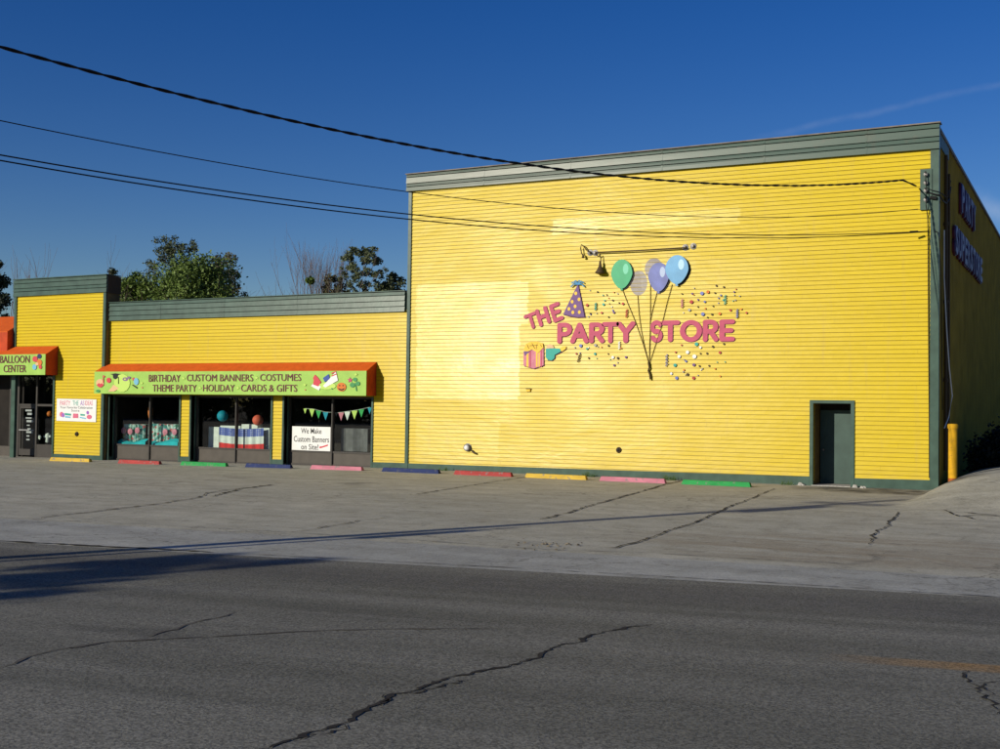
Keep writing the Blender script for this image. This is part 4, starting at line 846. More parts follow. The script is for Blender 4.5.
# ------------------------------------------------------------------ lamp bar over the mural
lb = thing('wall_lamp_bar', 'thin conduit bar with small lamp holders above the balloon cutouts', 'wall lamp', (*W(640, 250)[:1], 0, W(640, 250)[1]))
P_ = lambda x, y, Y=-.12: (W(x, y, Y)[0], Y, W(x, y, Y)[1])
mb = MB(); mb.tube([P_(596, 252.4), P_(640, 250.4), P_(686, 247.6)], .02, 8); mb.build('conduit', 'brown', lb)
for px, py in ((590.5, 252.8), (595.5, 253), (685.5, 247.5), (693.5, 246.3)):
    x, z = W(px, py); mb = MB(); mb.lathe((x, 0, z), [(.10, .0), (.10, .02), (.05, .03), (.045, .09), (.03, .11)], 16, 'y'); mb.build('mounting_rose', 'grey', lb)
mb = MB(); mb.tube([P_(590.5, 253), P_(587, 250.5), P_(583.5, 246), P_(581.3, 244.5), P_(580.6, 248), P_(581.5, 253), P_(583.6, 257)], .018, 8); mb.build('gooseneck', 'brown', lb)
mb = MB(); mb.tube([P_(596, 254), P_(598, 256.5), P_(600.3, 254.5), P_(600.8, 258), P_(600.7, 262)], .018, 8); mb.build('gooseneck', 'brown', lb)
x, z = W(600.7, 262, -.12); mb = MB(); mb.lathe((x, -.16, z), [(.03, .02), (.045, -.12), (.10, -.25), (.16, -.33), (.15, -.36), (.05, -.39)], 16); mb.build('lamp_shade', 'brown', lb, smooth=True)
x, z = W(583.4, 256, -.12); mb = MB(); mb.lathe((x, -.14, z), [(.02, .05), (.03, 0), (.05, -.05), (.02, -.07)], 12); mb.build('lamp_socket', 'brown', lb)

# fittings low on the wall
def fitting(name, label, cat, px, py, r, Y=0, m_='grey', dep=.12):
    x, z = W(px, py, Y); t = thing(name, label, cat, (x, Y, z)); mb = MB(); mb.lathe((x, Y, z), [(r*1.25, .0), (r*1.25, .02), (r, .03), (r, dep), (r*.8, dep+.01)], 20, 'y'); mb.build('flange', m_, t)
    mb = MB(); mb.lathe((x, Y-dep-.011, z), [(r*.7, 0), (r*.5, .02), (r*.1, .03)], 14, 'y'); mb.build('cap', 'white' if m_ == 'grey' else 'black', t); return t
v = fitting('pipe_outlet', 'round grey capped pipe outlet with a small bracket low on the yellow wall', 'pipe outlet', 468, 447.5, .11)
x, z = W(475.5, 452.5); mb = MB(); mb.tube([(x-.12, -.05, z+.07), (x-.03, -.08, z), (x+.06, -.06, z-.04)], .03, 8); mb.build('bracket', 'brown', v)
fitting('wall_tap_cover', 'small dark round cover low in the middle of the yellow wall', 'pipe outlet', 619, 450, .075, m_='brown', dep=.05)
fitting('wall_tap_cover', 'small round outlet low on the entrance tower under its poster', 'pipe outlet', 77.2, 434, .075, Y=TY, m_='brown', dep=.06)
x, z = W(529, 390); t = thing('junction_box', 'small yellow painted box under the gift cutout', 'junction box', (x, 0, z))
mb = MB(); mb.box(x-.07, x+.07, -.07, .0, z-.05, z+.05); mb.build('box_body', 'yel2', t, bevel=.008); mb = MB(); mb.box(x-.08, x+.08, -.085, -.071, z+.03, z+.06); mb.build('box_lid', 'brown', t)

# poster beside the entrance
x0, z1 = W(57, 398.6, TY-.03); x1, z0 = W(96, 421.6, TY-.03)
po = thing('wall_poster', 'white banner with multicoloured lettering on the entrance tower', 'poster', (x0, TY, z0))
mb = MB(); mb.box(x0, x1, TY-.035, TY-.022, z0, z1, z0-.02, z1-.02); pb = mb.build('banner_sheet', 'white', po)
M['mpink'] = mat('pink_print', (.60, .14, .22), .6); M['mviolet'] = mat('violet_print', (.30, .12, .45), .6); M['mteal'] = mat('green_teal_print', (.06, .34, .26), .6); M['mink'] = mat('ink_print', (.08, .08, .10), .6)
def ptext(txt, a, b, pb_, pt, m_):
    X0, Z0 = W(a, pb_, TY-.036); X1, Z1 = W(b, pt, TY-.036); Z0 = W((a+b)/2, pb_, TY-.036)[1]; Z1 = W((a+b)/2, pt, TY-.036)[1]; text_object('lettering', txt, X0, X1, Z0, Z1, TY-.0365, m_, pb, ext=.002, bold=.0)
pz = lambda x, y: (45+x*.1068, 390+y*.1068)
for (txt, a, b, m_) in (('PARTY', 140, 238, 'mpink'), ('THE', 258, 315, 'mteal'), ('AS', 330, 368, 'mviolet'), ('IDEAS', 375, 447, 'mpink')): ptext(txt, pz(a, 0)[0], pz(b, 0)[0], pz(0, 145)[1], pz(0, 100)[1], m_)
ptext('Your Favorite Celebration', pz(140, 0)[0], pz(445, 0)[0], pz(0, 175)[1], pz(0, 152)[1], 'mink'); ptext('Store', pz(245, 0)[0], pz(322, 0)[0], pz(0, 203)[1], pz(0, 182)[1], 'mink')
Yp = TY-.036
art(pb, Yp, [('printed_balloon', 'mpink', circ(*pz(155, 228), 1.9, ry=2.6)), ('printed_balloon', 'mviolet', circ(*pz(170, 235), 1.4, ry=2.2)), ('printed_balloon', 'mpink', circ(*pz(415, 252), 2.6, ry=2.2)), ('printed_balloon', 'mviolet', circ(*pz(400, 212), 1.3, ry=1.8)),
 ('printed_block', 'mteal', [pz(185, 215), pz(245, 222), pz(243, 240), pz(187, 235)]), ('printed_block', 'skyp', [pz(185, 242), pz(240, 248), pz(238, 262), pz(190, 258)]), ('printed_block', 'mpink', [pz(265, 220), pz(310, 222), pz(312, 262), pz(262, 262)]), ('printed_block', 'mteal', [pz(330, 222), pz(375, 228), pz(372, 242), pz(332, 240)]), ('printed_block', 'skyp', [pz(325, 250), pz(385, 262), pz(384, 272), pz(326, 262)])])

# ------------------------------------------------------------------ shop window displays
zz = lambda x, y, Y: (W(x, y, Y)[0], W(x, y, Y)[1])
def cloth(mb, x0, x1, y, z0, z1, d=.05, n=40, dep=.25, ruf=.02):
    rnd = random.Random(9); 
    for k in range(n):
        a, b = x0+(x1-x0)*k/n, x0+(x1-x0)*(k+1)/n; ya = y+ruf*math.sin(k*1.3)+ruf*.5*math.sin(k*.45); yb = y+ruf*math.sin((k+1)*1.3)+ruf*.5*math.sin((k+1)*.45)
        mb.quad((a, ya, z0), (b, yb, z0), (b, yb, z1), (a, ya, z1)); mb.quad((a, ya, z1), (b, yb, z1), (b, y+dep, z1+.01), (a, y+dep, z1+.01))
t = thing('teal_cloth', 'bright teal cloth heaped along the bottom of the first shop window', 'cloth', (-32.5, .5, .5))
for (a, b) in ((115, 145.5), (147.5, 178)):
    X0, Z0 = zz(a, 447.5, .45); X1, Z1 = zz(b, 440.5, .45); mb = MB(); n = 26
    for k in range(n):
        u0, u1 = k/n, (k+1)/n
        hgt = lambda u: (Z1-Z0)*(.85+.2*math.sin(u*6+a))*min(1, u*8+.3)
        xa, xb = X0+(X1-X0)*u0, X0+(X1-X0)*u1
        mb.quad((xa, .42, Z0), (xb, .42, Z0), (xb, .44, Z0+hgt(u1)*.8), (xa, .44, Z0+hgt(u0)*.8)); mb.quad((xa, .44, Z0+hgt(u0)*.8), (xb, .44, Z0+hgt(u1)*.8), (xb, .62, Z0+hgt(u1)*1.15), (xa, .62, Z0+hgt(u0)*1.15))
    mb.build('cloth_fold', 'teal', t, fix=False)
t = thing('floral_tablecloth', 'pale teal floral cloth draped behind the first shop window', 'cloth', (-32.5, .7, .8))
for (a, b) in ((124, 145), (148, 178)):
    X0, Z0 = zz(a, 443, .7); X1, Z1 = zz(b, 424.5, .7); mb = MB(); cloth(mb, X0, X1, .7, Z0, Z1, ruf=.03); mb.build('cloth_drape', 'floral', t, fix=False)
for i, (px, py) in enumerate(((123.8, 430.5), (130.5, 431.5), (137.6, 430.5), (165.5, 432), (174.8, 432))):
    x, z = zz(px, py, .6); t = thing('paper_rosette', 'pink paper rosette in the first shop window, '+NUM[i], 'decoration', (x, .6, z), 'pink rosettes in the first shop window')
    mb = MB(); mb.lathe((x, .6, z), [(.13, 0), (.12, .03), (.05, .05), (.02, .06)], 12, 'y'); mb.build('rosette', 'pink', t); mb = MB(); mb.box(x-.01, x+.01, .6, .62, z-.3, z-.1); mb.build('stem', 'clover', t)
x, z = zz(150.5, 411.5, 1.4); t = thing('party_figure', 'small orange and white hanging figure behind the first shop window', 'decoration', (x, 1.4, z))
mb = MB(); mb.lathe((x, 1.4, z), [(.05, -.3), (.10, -.1), (.10, .15), (.04, .22)], 10); mb.build('body', 'orangeball', t); mb = MB(); mb.tube([(x+.05, 1.35, z-.3), (x+.2, 1.35, z-.5), (x+.36, 1.35, z-.58)], .05, 6); mb.build('wing', 'offwhite', t)
def ball(px, py, r, m_, label, Y=.8):
    x, z = zz(px, py, Y); t = thing('paper_lantern', label, 'lantern', (x, Y, z)); mb = MB(); mb.lathe((x, Y, z), [(r*math.cos(a), r*math.sin(a)) for a in [math.pi*(k/12-.5)*.99 for k in range(13)]], 20); mb.build('globe', m_, t, smooth=True)
    mb = MB(); mb.tube([(x, Y, z+r), (x, Y, 2.88)], .004, 4); mb.build('hanging_thread', 'black', t)
ball(222.6, 416, .21, 'tealball', 'teal blue paper ball hanging in the second shop window'); ball(257.8, 420.2, .20, 'glassball', 'coral red paper ball hanging in the second shop window')
ball(49.4, 413.8, .12, 'orangeball', 'small orange ball hanging beside the entrance door', Y=1.0)
t = thing('stripe_bunting', 'red white and blue star bunting in the second shop window', 'bunting', (-28.3, .55, .6))
for (ya, yb_, m_, nm) in ((427.5, 435.5, 'stars', 'star_band'), (435.5, 443, 'offwhite', 'white_band'), (443, 449, 'flagred', 'red_band')):
    X0, Z0 = zz(219, yb_, .6); X1, Z1 = zz(263.5, ya, .6); Z0 = zz(241, yb_, .6)[1]; Z1 = zz(241, ya, .6)[1]; mb = MB(); n = 40
    for k in range(n):
        a, b = k/n, (k+1)/n; f = lambda u: .6+.03*math.sin(u*40)+.015*math.sin(u*17); sg = lambda u: -.05*math.sin(u*math.pi)
        e = lambda u: .12*(0 if m_ == 'stars' else 1)*abs(u-.5)
        mb.quad((X0+(X1-X0)*a, f(a), Z0+sg(a)), (X0+(X1-X0)*b, f(b), Z0+sg(b)), (X0+(X1-X0)*b, f(b), Z1+sg(b)), (X0+(X1-X0)*a, f(a), Z1+sg(a)))
    mb.build(nm, m_, t, fix=False)
t = thing('white_boxes', 'white boxed goods stacked behind the star bunting', 'box stack', (-28.3, .9, .6))
for (a, b, c, d) in ((208, 219.5, 450, 427), (219.5, 241, 448, 426), (241, 258, 448, 424.5), (258, 270, 449, 428)):
    X0, Z0 = zz(a, c, .8); X1, Z1 = zz(b, d, .8); mb = MB(); mb.box(X0, X1-.02, .8, 1.1, Z0, Z1); mb.build('box', 'offwhite', t, bevel=.02)
bd = thing('banner_board', 'white board reading We Make Custom Banners on Site in the third window', 'sign', (-24.9, .29, .5))
X0, Z1 = zz(292.4, 426.2, .28); X1, Z0 = zz(330.3, 451.4, .28); mb = MB(); mb.box(X0, X1, .272, .292, Z0+.01, Z1-.0, Z0+.0, Z1-.0); bo = mb.build('board', 'white', bd)
M['ink'] = mat('black_print', (.02, .02, .022), .5)
bz = lambda x, y: (285+x*.10676, 395+y*.10676)
for (txt, a, b, c, d) in (('We Make', 150, 342, 362, 312), ('Custom Banners', 82, 412, 442, 386), ('on Site!', 150, 312, 512, 460)):
    (xa, yc), (xb, yd) = bz(a, c), bz(b, d); Xa = W(xa, yc, .27)[0]; Xb = W(xb, yc, .27)[0]; Za = W((xa+xb)/2, yc, .27)[1]; Zb = W((xa+xb)/2, yd, .27)[1]; text_object('lettering', txt, Xa, Xb, Za, Zb, .2715, 'ink', bo, ext=.002, bold=.008)
art(bo, .2715, [('red_ribbon_print', 'redprint', [bz(318, 490), bz(405, 462), bz(400, 478), bz(330, 500)]), ('red_ribbon_print', 'redprint', [bz(322, 478), bz(360, 486), bz(350, 492), bz(325, 484)])])
t = thing('pennant_string', 'string of small coloured triangular pennants in the third shop window', 'bunting', (-23.7, .4, 2))
pc = [(188, 132, 'limepale', .6), (252, 135, 'limepale', 1), (314, 150, 'greenp', 1), (380, 165, 'tealball', 1), (480, 172, 'grey', .5), (525, 168, 'pink', 1), (583, 160, 'offwhite', 1.1), (650, 150, 'limepale', 1.1), (715, 138, 'greenp', 1), (793, 120, 'tealball', .8)]
mb = MB(); mb.tube([(W(*bz(x, y-6), .42)[0], .42, W(*bz(x, y-6), .42)[1]) for x, y, *_ in pc], .006, 4); mb.build('cord', 'offwhite', t)
for x, y, m_, s in pc:
    mb = MB(); mb.plate([W(*bz(x-26*s, y-4), .42), W(*bz(x+26*s, y-4), .42), W(*bz(x, y+72*s), .42)], .42, .004); mb.build('pennant', m_, t)
t = thing('grey_drape', 'dull grey draped cloth low in the right half of the third window', 'cloth', (-22.9, .6, .9))
X0, Z0 = zz(341, 451, .6); X1, Z1 = zz(369, 429, .6); mb = MB(); cloth(mb, X0, X1, .6, Z0, Z1, n=9, ruf=.07); mb.build('cloth_drape', 'drape', t, fix=False)
t = thing('white_plush_figure', 'small white figure on the sill beside the entrance door', 'decoration', (*zz(48, 437, .9)[:1], .9, zz(48, 437, .9)[1]))
x, z = zz(48, 437, .9); mb = MB()
mb.lathe((x, .9, z), [(.02, -.25), (.10, -.2), (.08, -.05), (.12, .02), (.10, .12), (.02, .17)], 10); mb.build('body', 'offwhite', t, smooth=True)
mb = MB(); mb.tube([(x-.2, .88, z+.02), (x, .9, z-.02), (x+.2, .88, z+.05)], .045, 7); mb.build('arm', 'offwhite', t)
x, z = zz(39.5, 437, .9); t = thing('white_paper_flower', 'small white paper flower low beside the entrance door', 'decoration', (x, .9, z)); mb = MB()
for a in range(5): mb.ellipse(x+.06*math.cos(a*1.257), z+.06*math.sin(a*1.257), .045, .045, .9-.002*a, .02, 10)
mb.build('petals', 'offwhite', t)

# ------------------------------------------------------------------ wheel stops
WS = [(50.3, 90.4, 457, 'yelp', 'yellow wheel stop in front of the entrance tower'), (118.6, 160.3, 460, 'red', 'red wheel stop below the first shop window'), (181, 227, 463, 'greenp', 'green wheel stop below the second shop window'), (245.6, 291.6, 466, 'bluep', 'navy blue wheel stop before the pillar between second and third windows'),
      (310.7, 362.7, 469, 'pink', 'pink wheel stop below the third shop window'), (382, 439.6, 472, 'bluep', 'navy blue wheel stop where the two buildings meet'), (454, 512.3, 474, 'red', 'red wheel stop below the round pipe outlet on the tall wall'), (525, 587, 477, 'yelp', 'yellow wheel stop under the tall wall between red and pink ones'),
      (599.6, 666, 479, 'pink', 'pink wheel stop below the balloon cutouts on the tall wall'), (681.6, 751.3, 482, 'greenp', 'green wheel stop on the tall wall nearest the recessed door')]
for a, b, py, m_, lab in WS:
    yy = -1.95; (X0, _z), (X1, _z2) = W(a, py, yy), W(b, py, yy); zc = gz((X0+X1)/2, yy)
    if m_ == 'yelp' and a < 100: yy = -1.7; (X0, _z), (X1, _z2) = W(a, py, yy), W(b, py, yy)
    rz = .02 if X0 > -21 else .01
    mb = MB(); H = .13; n = 1
    mb.hexa([(X0, yy-.06, zc-.02), (X1, yy-.06+.0, zc-.02), (X1, yy+.14, zc-.02), (X0, yy+.14, zc-.02), (X0+.05, yy-.02, zc+H), (X1-.05, yy-.02, zc+H), (X1-.05, yy+.09, zc+H), (X0+.05, yy+.09, zc+H)])
    t = thing('wheel_stop', lab, 'wheel stop', ((X0+X1)/2, yy, zc), 'painted wheel stops along the wall')
    mb.build('concrete_block', 'w_'+m_, t, bevel=.012)
    for x in (X0+.28, X1-.28): p = MB(); p.lathe((x, yy+.035, zc+H-.01), [(.018, 0), (.018, .016), (.01, .02)], 8); p.build('anchor_pin', 'brown', t)
# rocks and weeds between them
rnd = random.Random(12)
for (px, py, n) in ((375, 471.5, 7), (805, 485.5, 5), (862, 487.5, 4)):
    mb = MB()
    for k in range(n):
        x, y = G(px+rnd.uniform(-7, 7), py); y = min(-.25, y+1.2 if px < 400 else -.3)+rnd.uniform(-.1, .1); s = rnd.uniform(.03, .075); z = gz(x, y); mb.hexa([(x-s, y-s, z), (x+s, y-s*.8, z), (x+s*.9, y+s, z), (x-s, y+s, z), (x-s*.6, y-s*.5, z+s*1.1), (x+s*.6, y-s*.4, z+s*.9), (x+s*.5, y+s*.6, z+s), (x-s*.5, y+s*.5, z+s*1.2)])
    tag(mb.build('stones', 'rock'), {375: 'pale stones on the ground between pink and blue wheel stops', 805: 'pale stones left of the recessed door', 862: 'pale stones right of the recessed door'}[px], 'stones', kind='stuff')
for i, (px, n, lab) in enumerate(((593, 60, 'low weed tuft between the yellow and pink wheel stops'), (673, 60, 'low weed tuft between the pink and green wheel stops'), (448, 25, 'low weed tuft beside the left end of the red wheel stop'), (790, 25, 'dry weed tuft just left of the recessed door'))):
    x = W(px, 476)[0]; mb = MB()
    for k in range(n):
        a, r, hh = rnd.random()*6.3, rnd.uniform(.02, .16), rnd.uniform(.06, .2); y = -.35; bx, by = x+rnd.uniform(-.2, .2), y+rnd.uniform(-.06, .06); mb.tri((bx-.01, by, gz(bx, by)), (bx+.014, by, gz(bx, by)), (bx+r*math.cos(a), by+r*math.sin(a), hh))
    tag(mb.build('weed_tuft', 'weed', fix=False), lab, 'weed', 'weeds at the foot of the wall')

# ------------------------------------------------------------------ bollard, electrical gear, side lettering
bx, by = -3.54, -.35; bz0 = gz(bx, by)
t = thing('bollard', 'yellow pipe bollard standing at the right corner of the building', 'bollard', (bx, by, bz0))
mb = MB(); mb.lathe((bx, by, 0), [(.115, bz0-.05), (.115, 1.70)], 24); mb.build('post', 'bollard', t, smooth=False)
mb = MB(); mb.lathe((bx, by, 0), [(.135, 1.701), (.135, 1.80), (.12, 1.825), (.05, 1.83)], 24); mb.build('cap', 'bollard', t)
mb = MB(); mb.lathe((bx, by, 0), [(.119, bz0-.05), (.119, bz0+.05)], 24); mb.build('scuffed_base', mat('scuffed_orange', (.32, .09, .02), .8, .3, 8), t)

el = thing('insulator_board', 'green board with spool insulators at the top right corner of the wall', 'electrical panel', (*W(926, 209)[:1], -.06, W(926, 209)[1]))
X0, Z1 = W(920.2, 169.5, -.08); X1, Z0 = W(932, 209.3, -.08); mb = MB(); mb.box(X0, X1, -.085, -.018, Z0, Z1); mb.build('board', 'green', el)
for py in (174.5, 183, 190.8, 200):
    x, z = W(925.8, py, -.14); mb = MB(); mb.lathe((x, -.086, z), [(.02, 0), (.02, .04), (.055, .05), (.035, .075), (.055, .10), (.02, .11)], 12, 'y'); mb.build('insulator', 'grey', el)
    mb = MB(); mb.lathe((x, -.19, z+.05), [(.03, 0), (.03, .03)], 10, 'y'); mb.build('clamp', 'black', el)
def cable(name, pts, r, label, m_='wire', grp=None):
    mb = MB(); mb.tube(pts, r, 6); return tag(mb.build(name, m_), label, 'cable', grp)
A3 = lambda x, y, Y=-.1: (W(x, y, Y)[0], Y, W(x, y, Y)[1])
cable('drop_cable', [A3(925.5, 175, -.2), A3(926.5, 190, -.2), A3(926, 205, -.2), A3(927.5, 215, -.06), A3(928, 230, -.06), A3(928.5, 330, -.05), A3(929.2, 420, -.05), A3(929.3, 478, -.05)], .013, 'dark cable running down the wall beside the right corner trim')
cable('cable_loop', [A3(926, 191, -.16), A3(930, 193), A3(936, 194.5, -.12), A3(938.8, 194.5, -.12), (-3.86, .1, 7.97), (-3.85, .8, 8.0), (-3.86, 1.6, 8.25), (-3.9, 2.4, 8.75)], .022, 'thick black cable looping round the corner from the insulators')
cable('cable_loop', [A3(926, 187, -.16), A3(931, 190), A3(938, 191.5, -.12), (-3.87, .15, 8.15), (-3.86, 1.2, 8.22), (-3.88, 2.2, 8.9)], .012, 'thin black cable above the thick loop at the corner')
mb = MB(); mb.tube([A3(930, 197.5), A3(936.5, 198.2)], .05, 8); tag(mb.build('cable_splice', 'black'), 'fat black cable splice on the corner trim', 'cable splice')
cable('corner_cable', [A3(934.5, 231), A3(937.5, 232), A3(938.8, 237, -.08), (-3.9, .05, 6.2), (-3.9, .3, 3.5), (-3.9, .5, 2.2)], .012, 'thin cable down the corner of the side wall')
mb = MB(); mb.tube([(-3.86, .45, 7.2), (-3.86, .45, 5.9), (-3.8, .5, 4.5), (-3.75, .7, 3.4), (-3.7, 1.0, 2.6), (-3.78, .9, 2.0), (-3.85, .5, 1.7)], .017, 6); tag(mb.build('pale_hose', 'white'), 'pale loose hose hanging down the dark side wall', 'hose')
cd2 = thing('conduit_riser', 'dull vertical conduit with couplings on the side wall near the corner', 'conduit', (-3.85, .9, 0))
mb = MB(); mb.tube([(-3.87, .95, .5), (-3.87, .95, 9.4)], .05, 10); mb.build('pipe', 'brown', cd2)
for z in (3.0, 5.2, 7.4): mb = MB(); mb.lathe((-3.87, .95, z), [(.07, 0), (.07, .1)], 10); mb.build('coupling', 'brown', cd2)
cd3 = thing('conduit_riser', 'second conduit on the side wall, farther from the corner', 'conduit', (-3.85, 1.7, 0))
mb = MB(); mb.tube([(-3.87, 1.7, 1.0), (-3.87, 1.7, 9.0)], .035, 10); mb.build('pipe', 'brown', cd3)

def sword(name, label, txt, y0, y1, z0, z1):
    t = thing(name, label, 'sign', (-3.9, y0, z0)); n = len(txt); w = (y1-y0)/n
    for i, ch in enumerate(txt):
        a = y0+i*w+w*.05; b = a+w*.84
        lo = text_object('letter', ch, a, b, z0, z1, 0, 'signviolet', t, ext=.09, bold=.05, side=-3.935)
        e = text_object('letter_edge', ch, a-.03, b+.03, z0-.03, z1+.03, 0, 'signred', lo, ext=.06, bold=.07, side=-3.945)
        f = text_object('letter_face', ch, a+.03, b-.03, z0+.04, z1-.04, 0, 'signpale', lo, ext=.006, bold=.0, side=-3.844)
    return t
sword('side_wall_word', 'violet raised word PARTY high on the shaded side wall', 'PARTY', 5.0, 9.7, 8.42, 9.32)
sword('side_wall_word', 'violet raised word SUPERSTORE below PARTY on the shaded side wall', 'SUPERSTORE', 3.2, 12.3, 6.9, 7.78)

# ------------------------------------------------------------------ overhead wires and the pole (behind the viewer, left)
PB = (-16.9, -31.2); 
def vplane(px, py, P0=PB, P1=(-4.25, -.1)):
    d = ray(px, py); nx, ny = P1[1]-P0[1], -(P1[0]-P0[0]); t = ((P0[0]-CAM.x)*nx+(P0[1]-CAM.y)*ny)/(d.x*nx+d.y*ny); return CAM+d*t
def smooth_wire(px, end=None, start_z=None, n=60):
    P = [vplane(*p) for p in px]; s = [math.hypot(p.x-P[-1].x, p.y-P[-1].y) for p in P]; z = [p.z for p in P]
    u = Vector((PB[0]-P[-1].x, PB[1]-P[-1].y, 0)); L = u.length; u.normalize(); c = np.polyfit(s, z, 3 if len(px) > 4 else 2)
    # beyond the picture edge the wire keeps its last slope up to the pole
    s0 = s[0]; dz = np.polyval(np.polyder(c), s0); out = []
    if end: out.append(end)
    for k in range(n+1):
        q_ = L*k/n; zv = np.interp(q_, s[::-1], [float(np.polyval(c, a)) for a in s[::-1]]) if False else (float(np.polyval(c, q_)) if q_ <= s0 else float(np.polyval(c, s0))+dz*(q_-s0))
        out.append((P[-1].x+u.x*q_, P[-1].y+u.y*q_, zv))
    return out
w1 = smooth_wire([(0, 47.5), (200, 98), (400, 144), (500, 160.5), (600, 174.5), (700, 183), (780, 185.2), (850, 184.2), (903, 180.3)], A3(916, 186, -.16))
def twisted(pts, r, off_):
    out = []
    d = 0
    for k in range(len(pts)-1):
        for j in range(5): out.append(Vector(pts[k]).lerp(Vector(pts[k+1]), j/5))
    res = []
    for k, p in enumerate(out): a = k*.9+off_; res.append(p+Vector((0, 0, 1))*r*math.sin(a)+Vector((.9, -.4, 0))*r*math.cos(a))
    return res
tw = thing('service_cable', 'thick twisted black overhead cable, highest of the wires, ending at the insulators', 'cable', w1[0])
for k in range(2): mb = MB(); mb.tube(twisted(w1, .013, k*math.pi), .015, 6); mb.build('strand', 'wire', tw)
w2 = smooth_wire([(0, 122), (200, 157), (400, 190), (500, 204.3), (600, 212.5), (700, 216.4), (820, 215.3), (918, 209.3)]); cable('overhead_wire', w2, .008, 'thin overhead wire, second from the top', grp='overhead wires to the building corner')
w3 = smooth_wire([(0, 156), (200, 186), (400, 211.8), (500, 224.8), (600, 230.5), (700, 233.8), (800, 234.3), (900, 232.4), (934, 231)]); cable('overhead_wire', w3, .011, 'overhead wire third from the top, running just above the lowest', grp='overhead wires to the building corner')
w4 = smooth_wire([(0, 161.5), (200, 191.5), (400, 216.8), (500, 229.3), (600, 235), (700, 237.6), (800, 236.8), (900, 233.3), (934, 231.6)]); cable('overhead_wire', w4, .011, 'lowest overhead wire crossing the yellow wall', grp='overhead wires to the building corner')
mb = MB(); mb.tube([A3(910, 232.0, -.4), A3(918, 231.6, -.3)], .03, 8); tag(mb.build('cable_splice', 'black'), 'short black splice on the lower wires near the corner', 'cable splice')
up = thing('utility_pole', 'wooden utility pole with crossarm standing outside the picture to the left', 'utility pole', (PB[0], PB[1], 0))
mb = MB(); mb.tube([(PB[0], PB[1], -.2), (PB[0], PB[1], 4), (PB[0], PB[1], 8.9)], .15, 12, r2=.11); mb.build('pole', 'wood', up)
mb = MB(); mb.box(PB[0]-.9, PB[0]+.9, PB[1]-.15, PB[1]-.05, 8.1, 8.24); mb.build('crossarm', 'wood', up)
mb = MB(); mb.lathe((PB[0]+.32, PB[1]+.1, 6.9), [(.2, 0), (.22, .05), (.22, .8), (.1, .88)], 16); mb.build('transformer', 'grey', up)
p2 = (PB[0]+.34, PB[1]-.15); sp = thing('steel_riser_pole', 'short steel post beside the utility pole outside the picture', 'post', (*p2, 0)); mb = MB(); mb.tube([(*p2, -.1), (*p2, 5.2)], .055, 10); mb.build('post', 'grey', sp)
mb = MB(); mb.box(p2[0]-.15, p2[0]+.15, p2[1]-.05, p2[1]+.05, 4.2, 4.9); mb.build('sign_plate', 'grey', sp)

# ------------------------------------------------------------------ trees
def leafcloud(mb, rnd, blobs, n, size, squash=1.0):
    tot = sum(b[3]**2 for b in blobs)
    for (cx, cy, cz, r) in blobs:
        k = int(n*r*r/tot)
        for _ in range(k):
            d = Vector((rnd.gauss(0, 1), rnd.gauss(0, 1), rnd.gauss(0, 1))).normalized(); rr = r*(rnd.random()**.45)*(1+.25*rnd.gauss(0, .5))
            p = Vector((cx, cy, cz))+Vector((d.x*rr, d.y*rr, d.z*rr*squash)); s = size*rnd.uniform(.5, 1.3)
            a = Vector((rnd.gauss(0, 1), rnd.gauss(0, 1), rnd.gauss(0, 1))).normalized()*s; b = a.cross(Vector((rnd.gauss(0, 1), rnd.gauss(0, 1), rnd.gauss(0, 1)))).normalized()*s*.6
            mb.quad(p-a, p-b*.9, p+a, p+b)
def branches(mb, rnd, p, d, L, r, depth, spread=.5, up=.15, tips=None, kids=(2, 3)):
    n = 4; pts = [p]; q_ = Vector(p)
    for k in range(n):
        d = (d+Vector((rnd.gauss(0, .08), rnd.gauss(0, .08), rnd.gauss(0, .05)+up*.15))).normalized(); q_ = q_+d*L/n; pts.append(q_.copy())
    mb.tube(pts, r, 5 if depth > 1 else 4, r2=r*.6, cap=False)
    if tips is not None and depth <= 2: tips.append(q_.copy())
    if depth == 0: return
    for k in range(rnd.randint(*kids)):
        f = rnd.uniform(.45, 1); i = min(n-1, int(f*n)); b = pts[i].lerp(pts[i+1], f*n-i) if f < 1 else pts[-1]
        nd = (d+Vector((rnd.gauss(0, spread), rnd.gauss(0, spread), rnd.gauss(0, spread*.5)+up))).normalized()
        branches(mb, rnd, b, nd, L*rnd.uniform(.6, .85), r*.55, depth-1, spread, up, tips, kids)
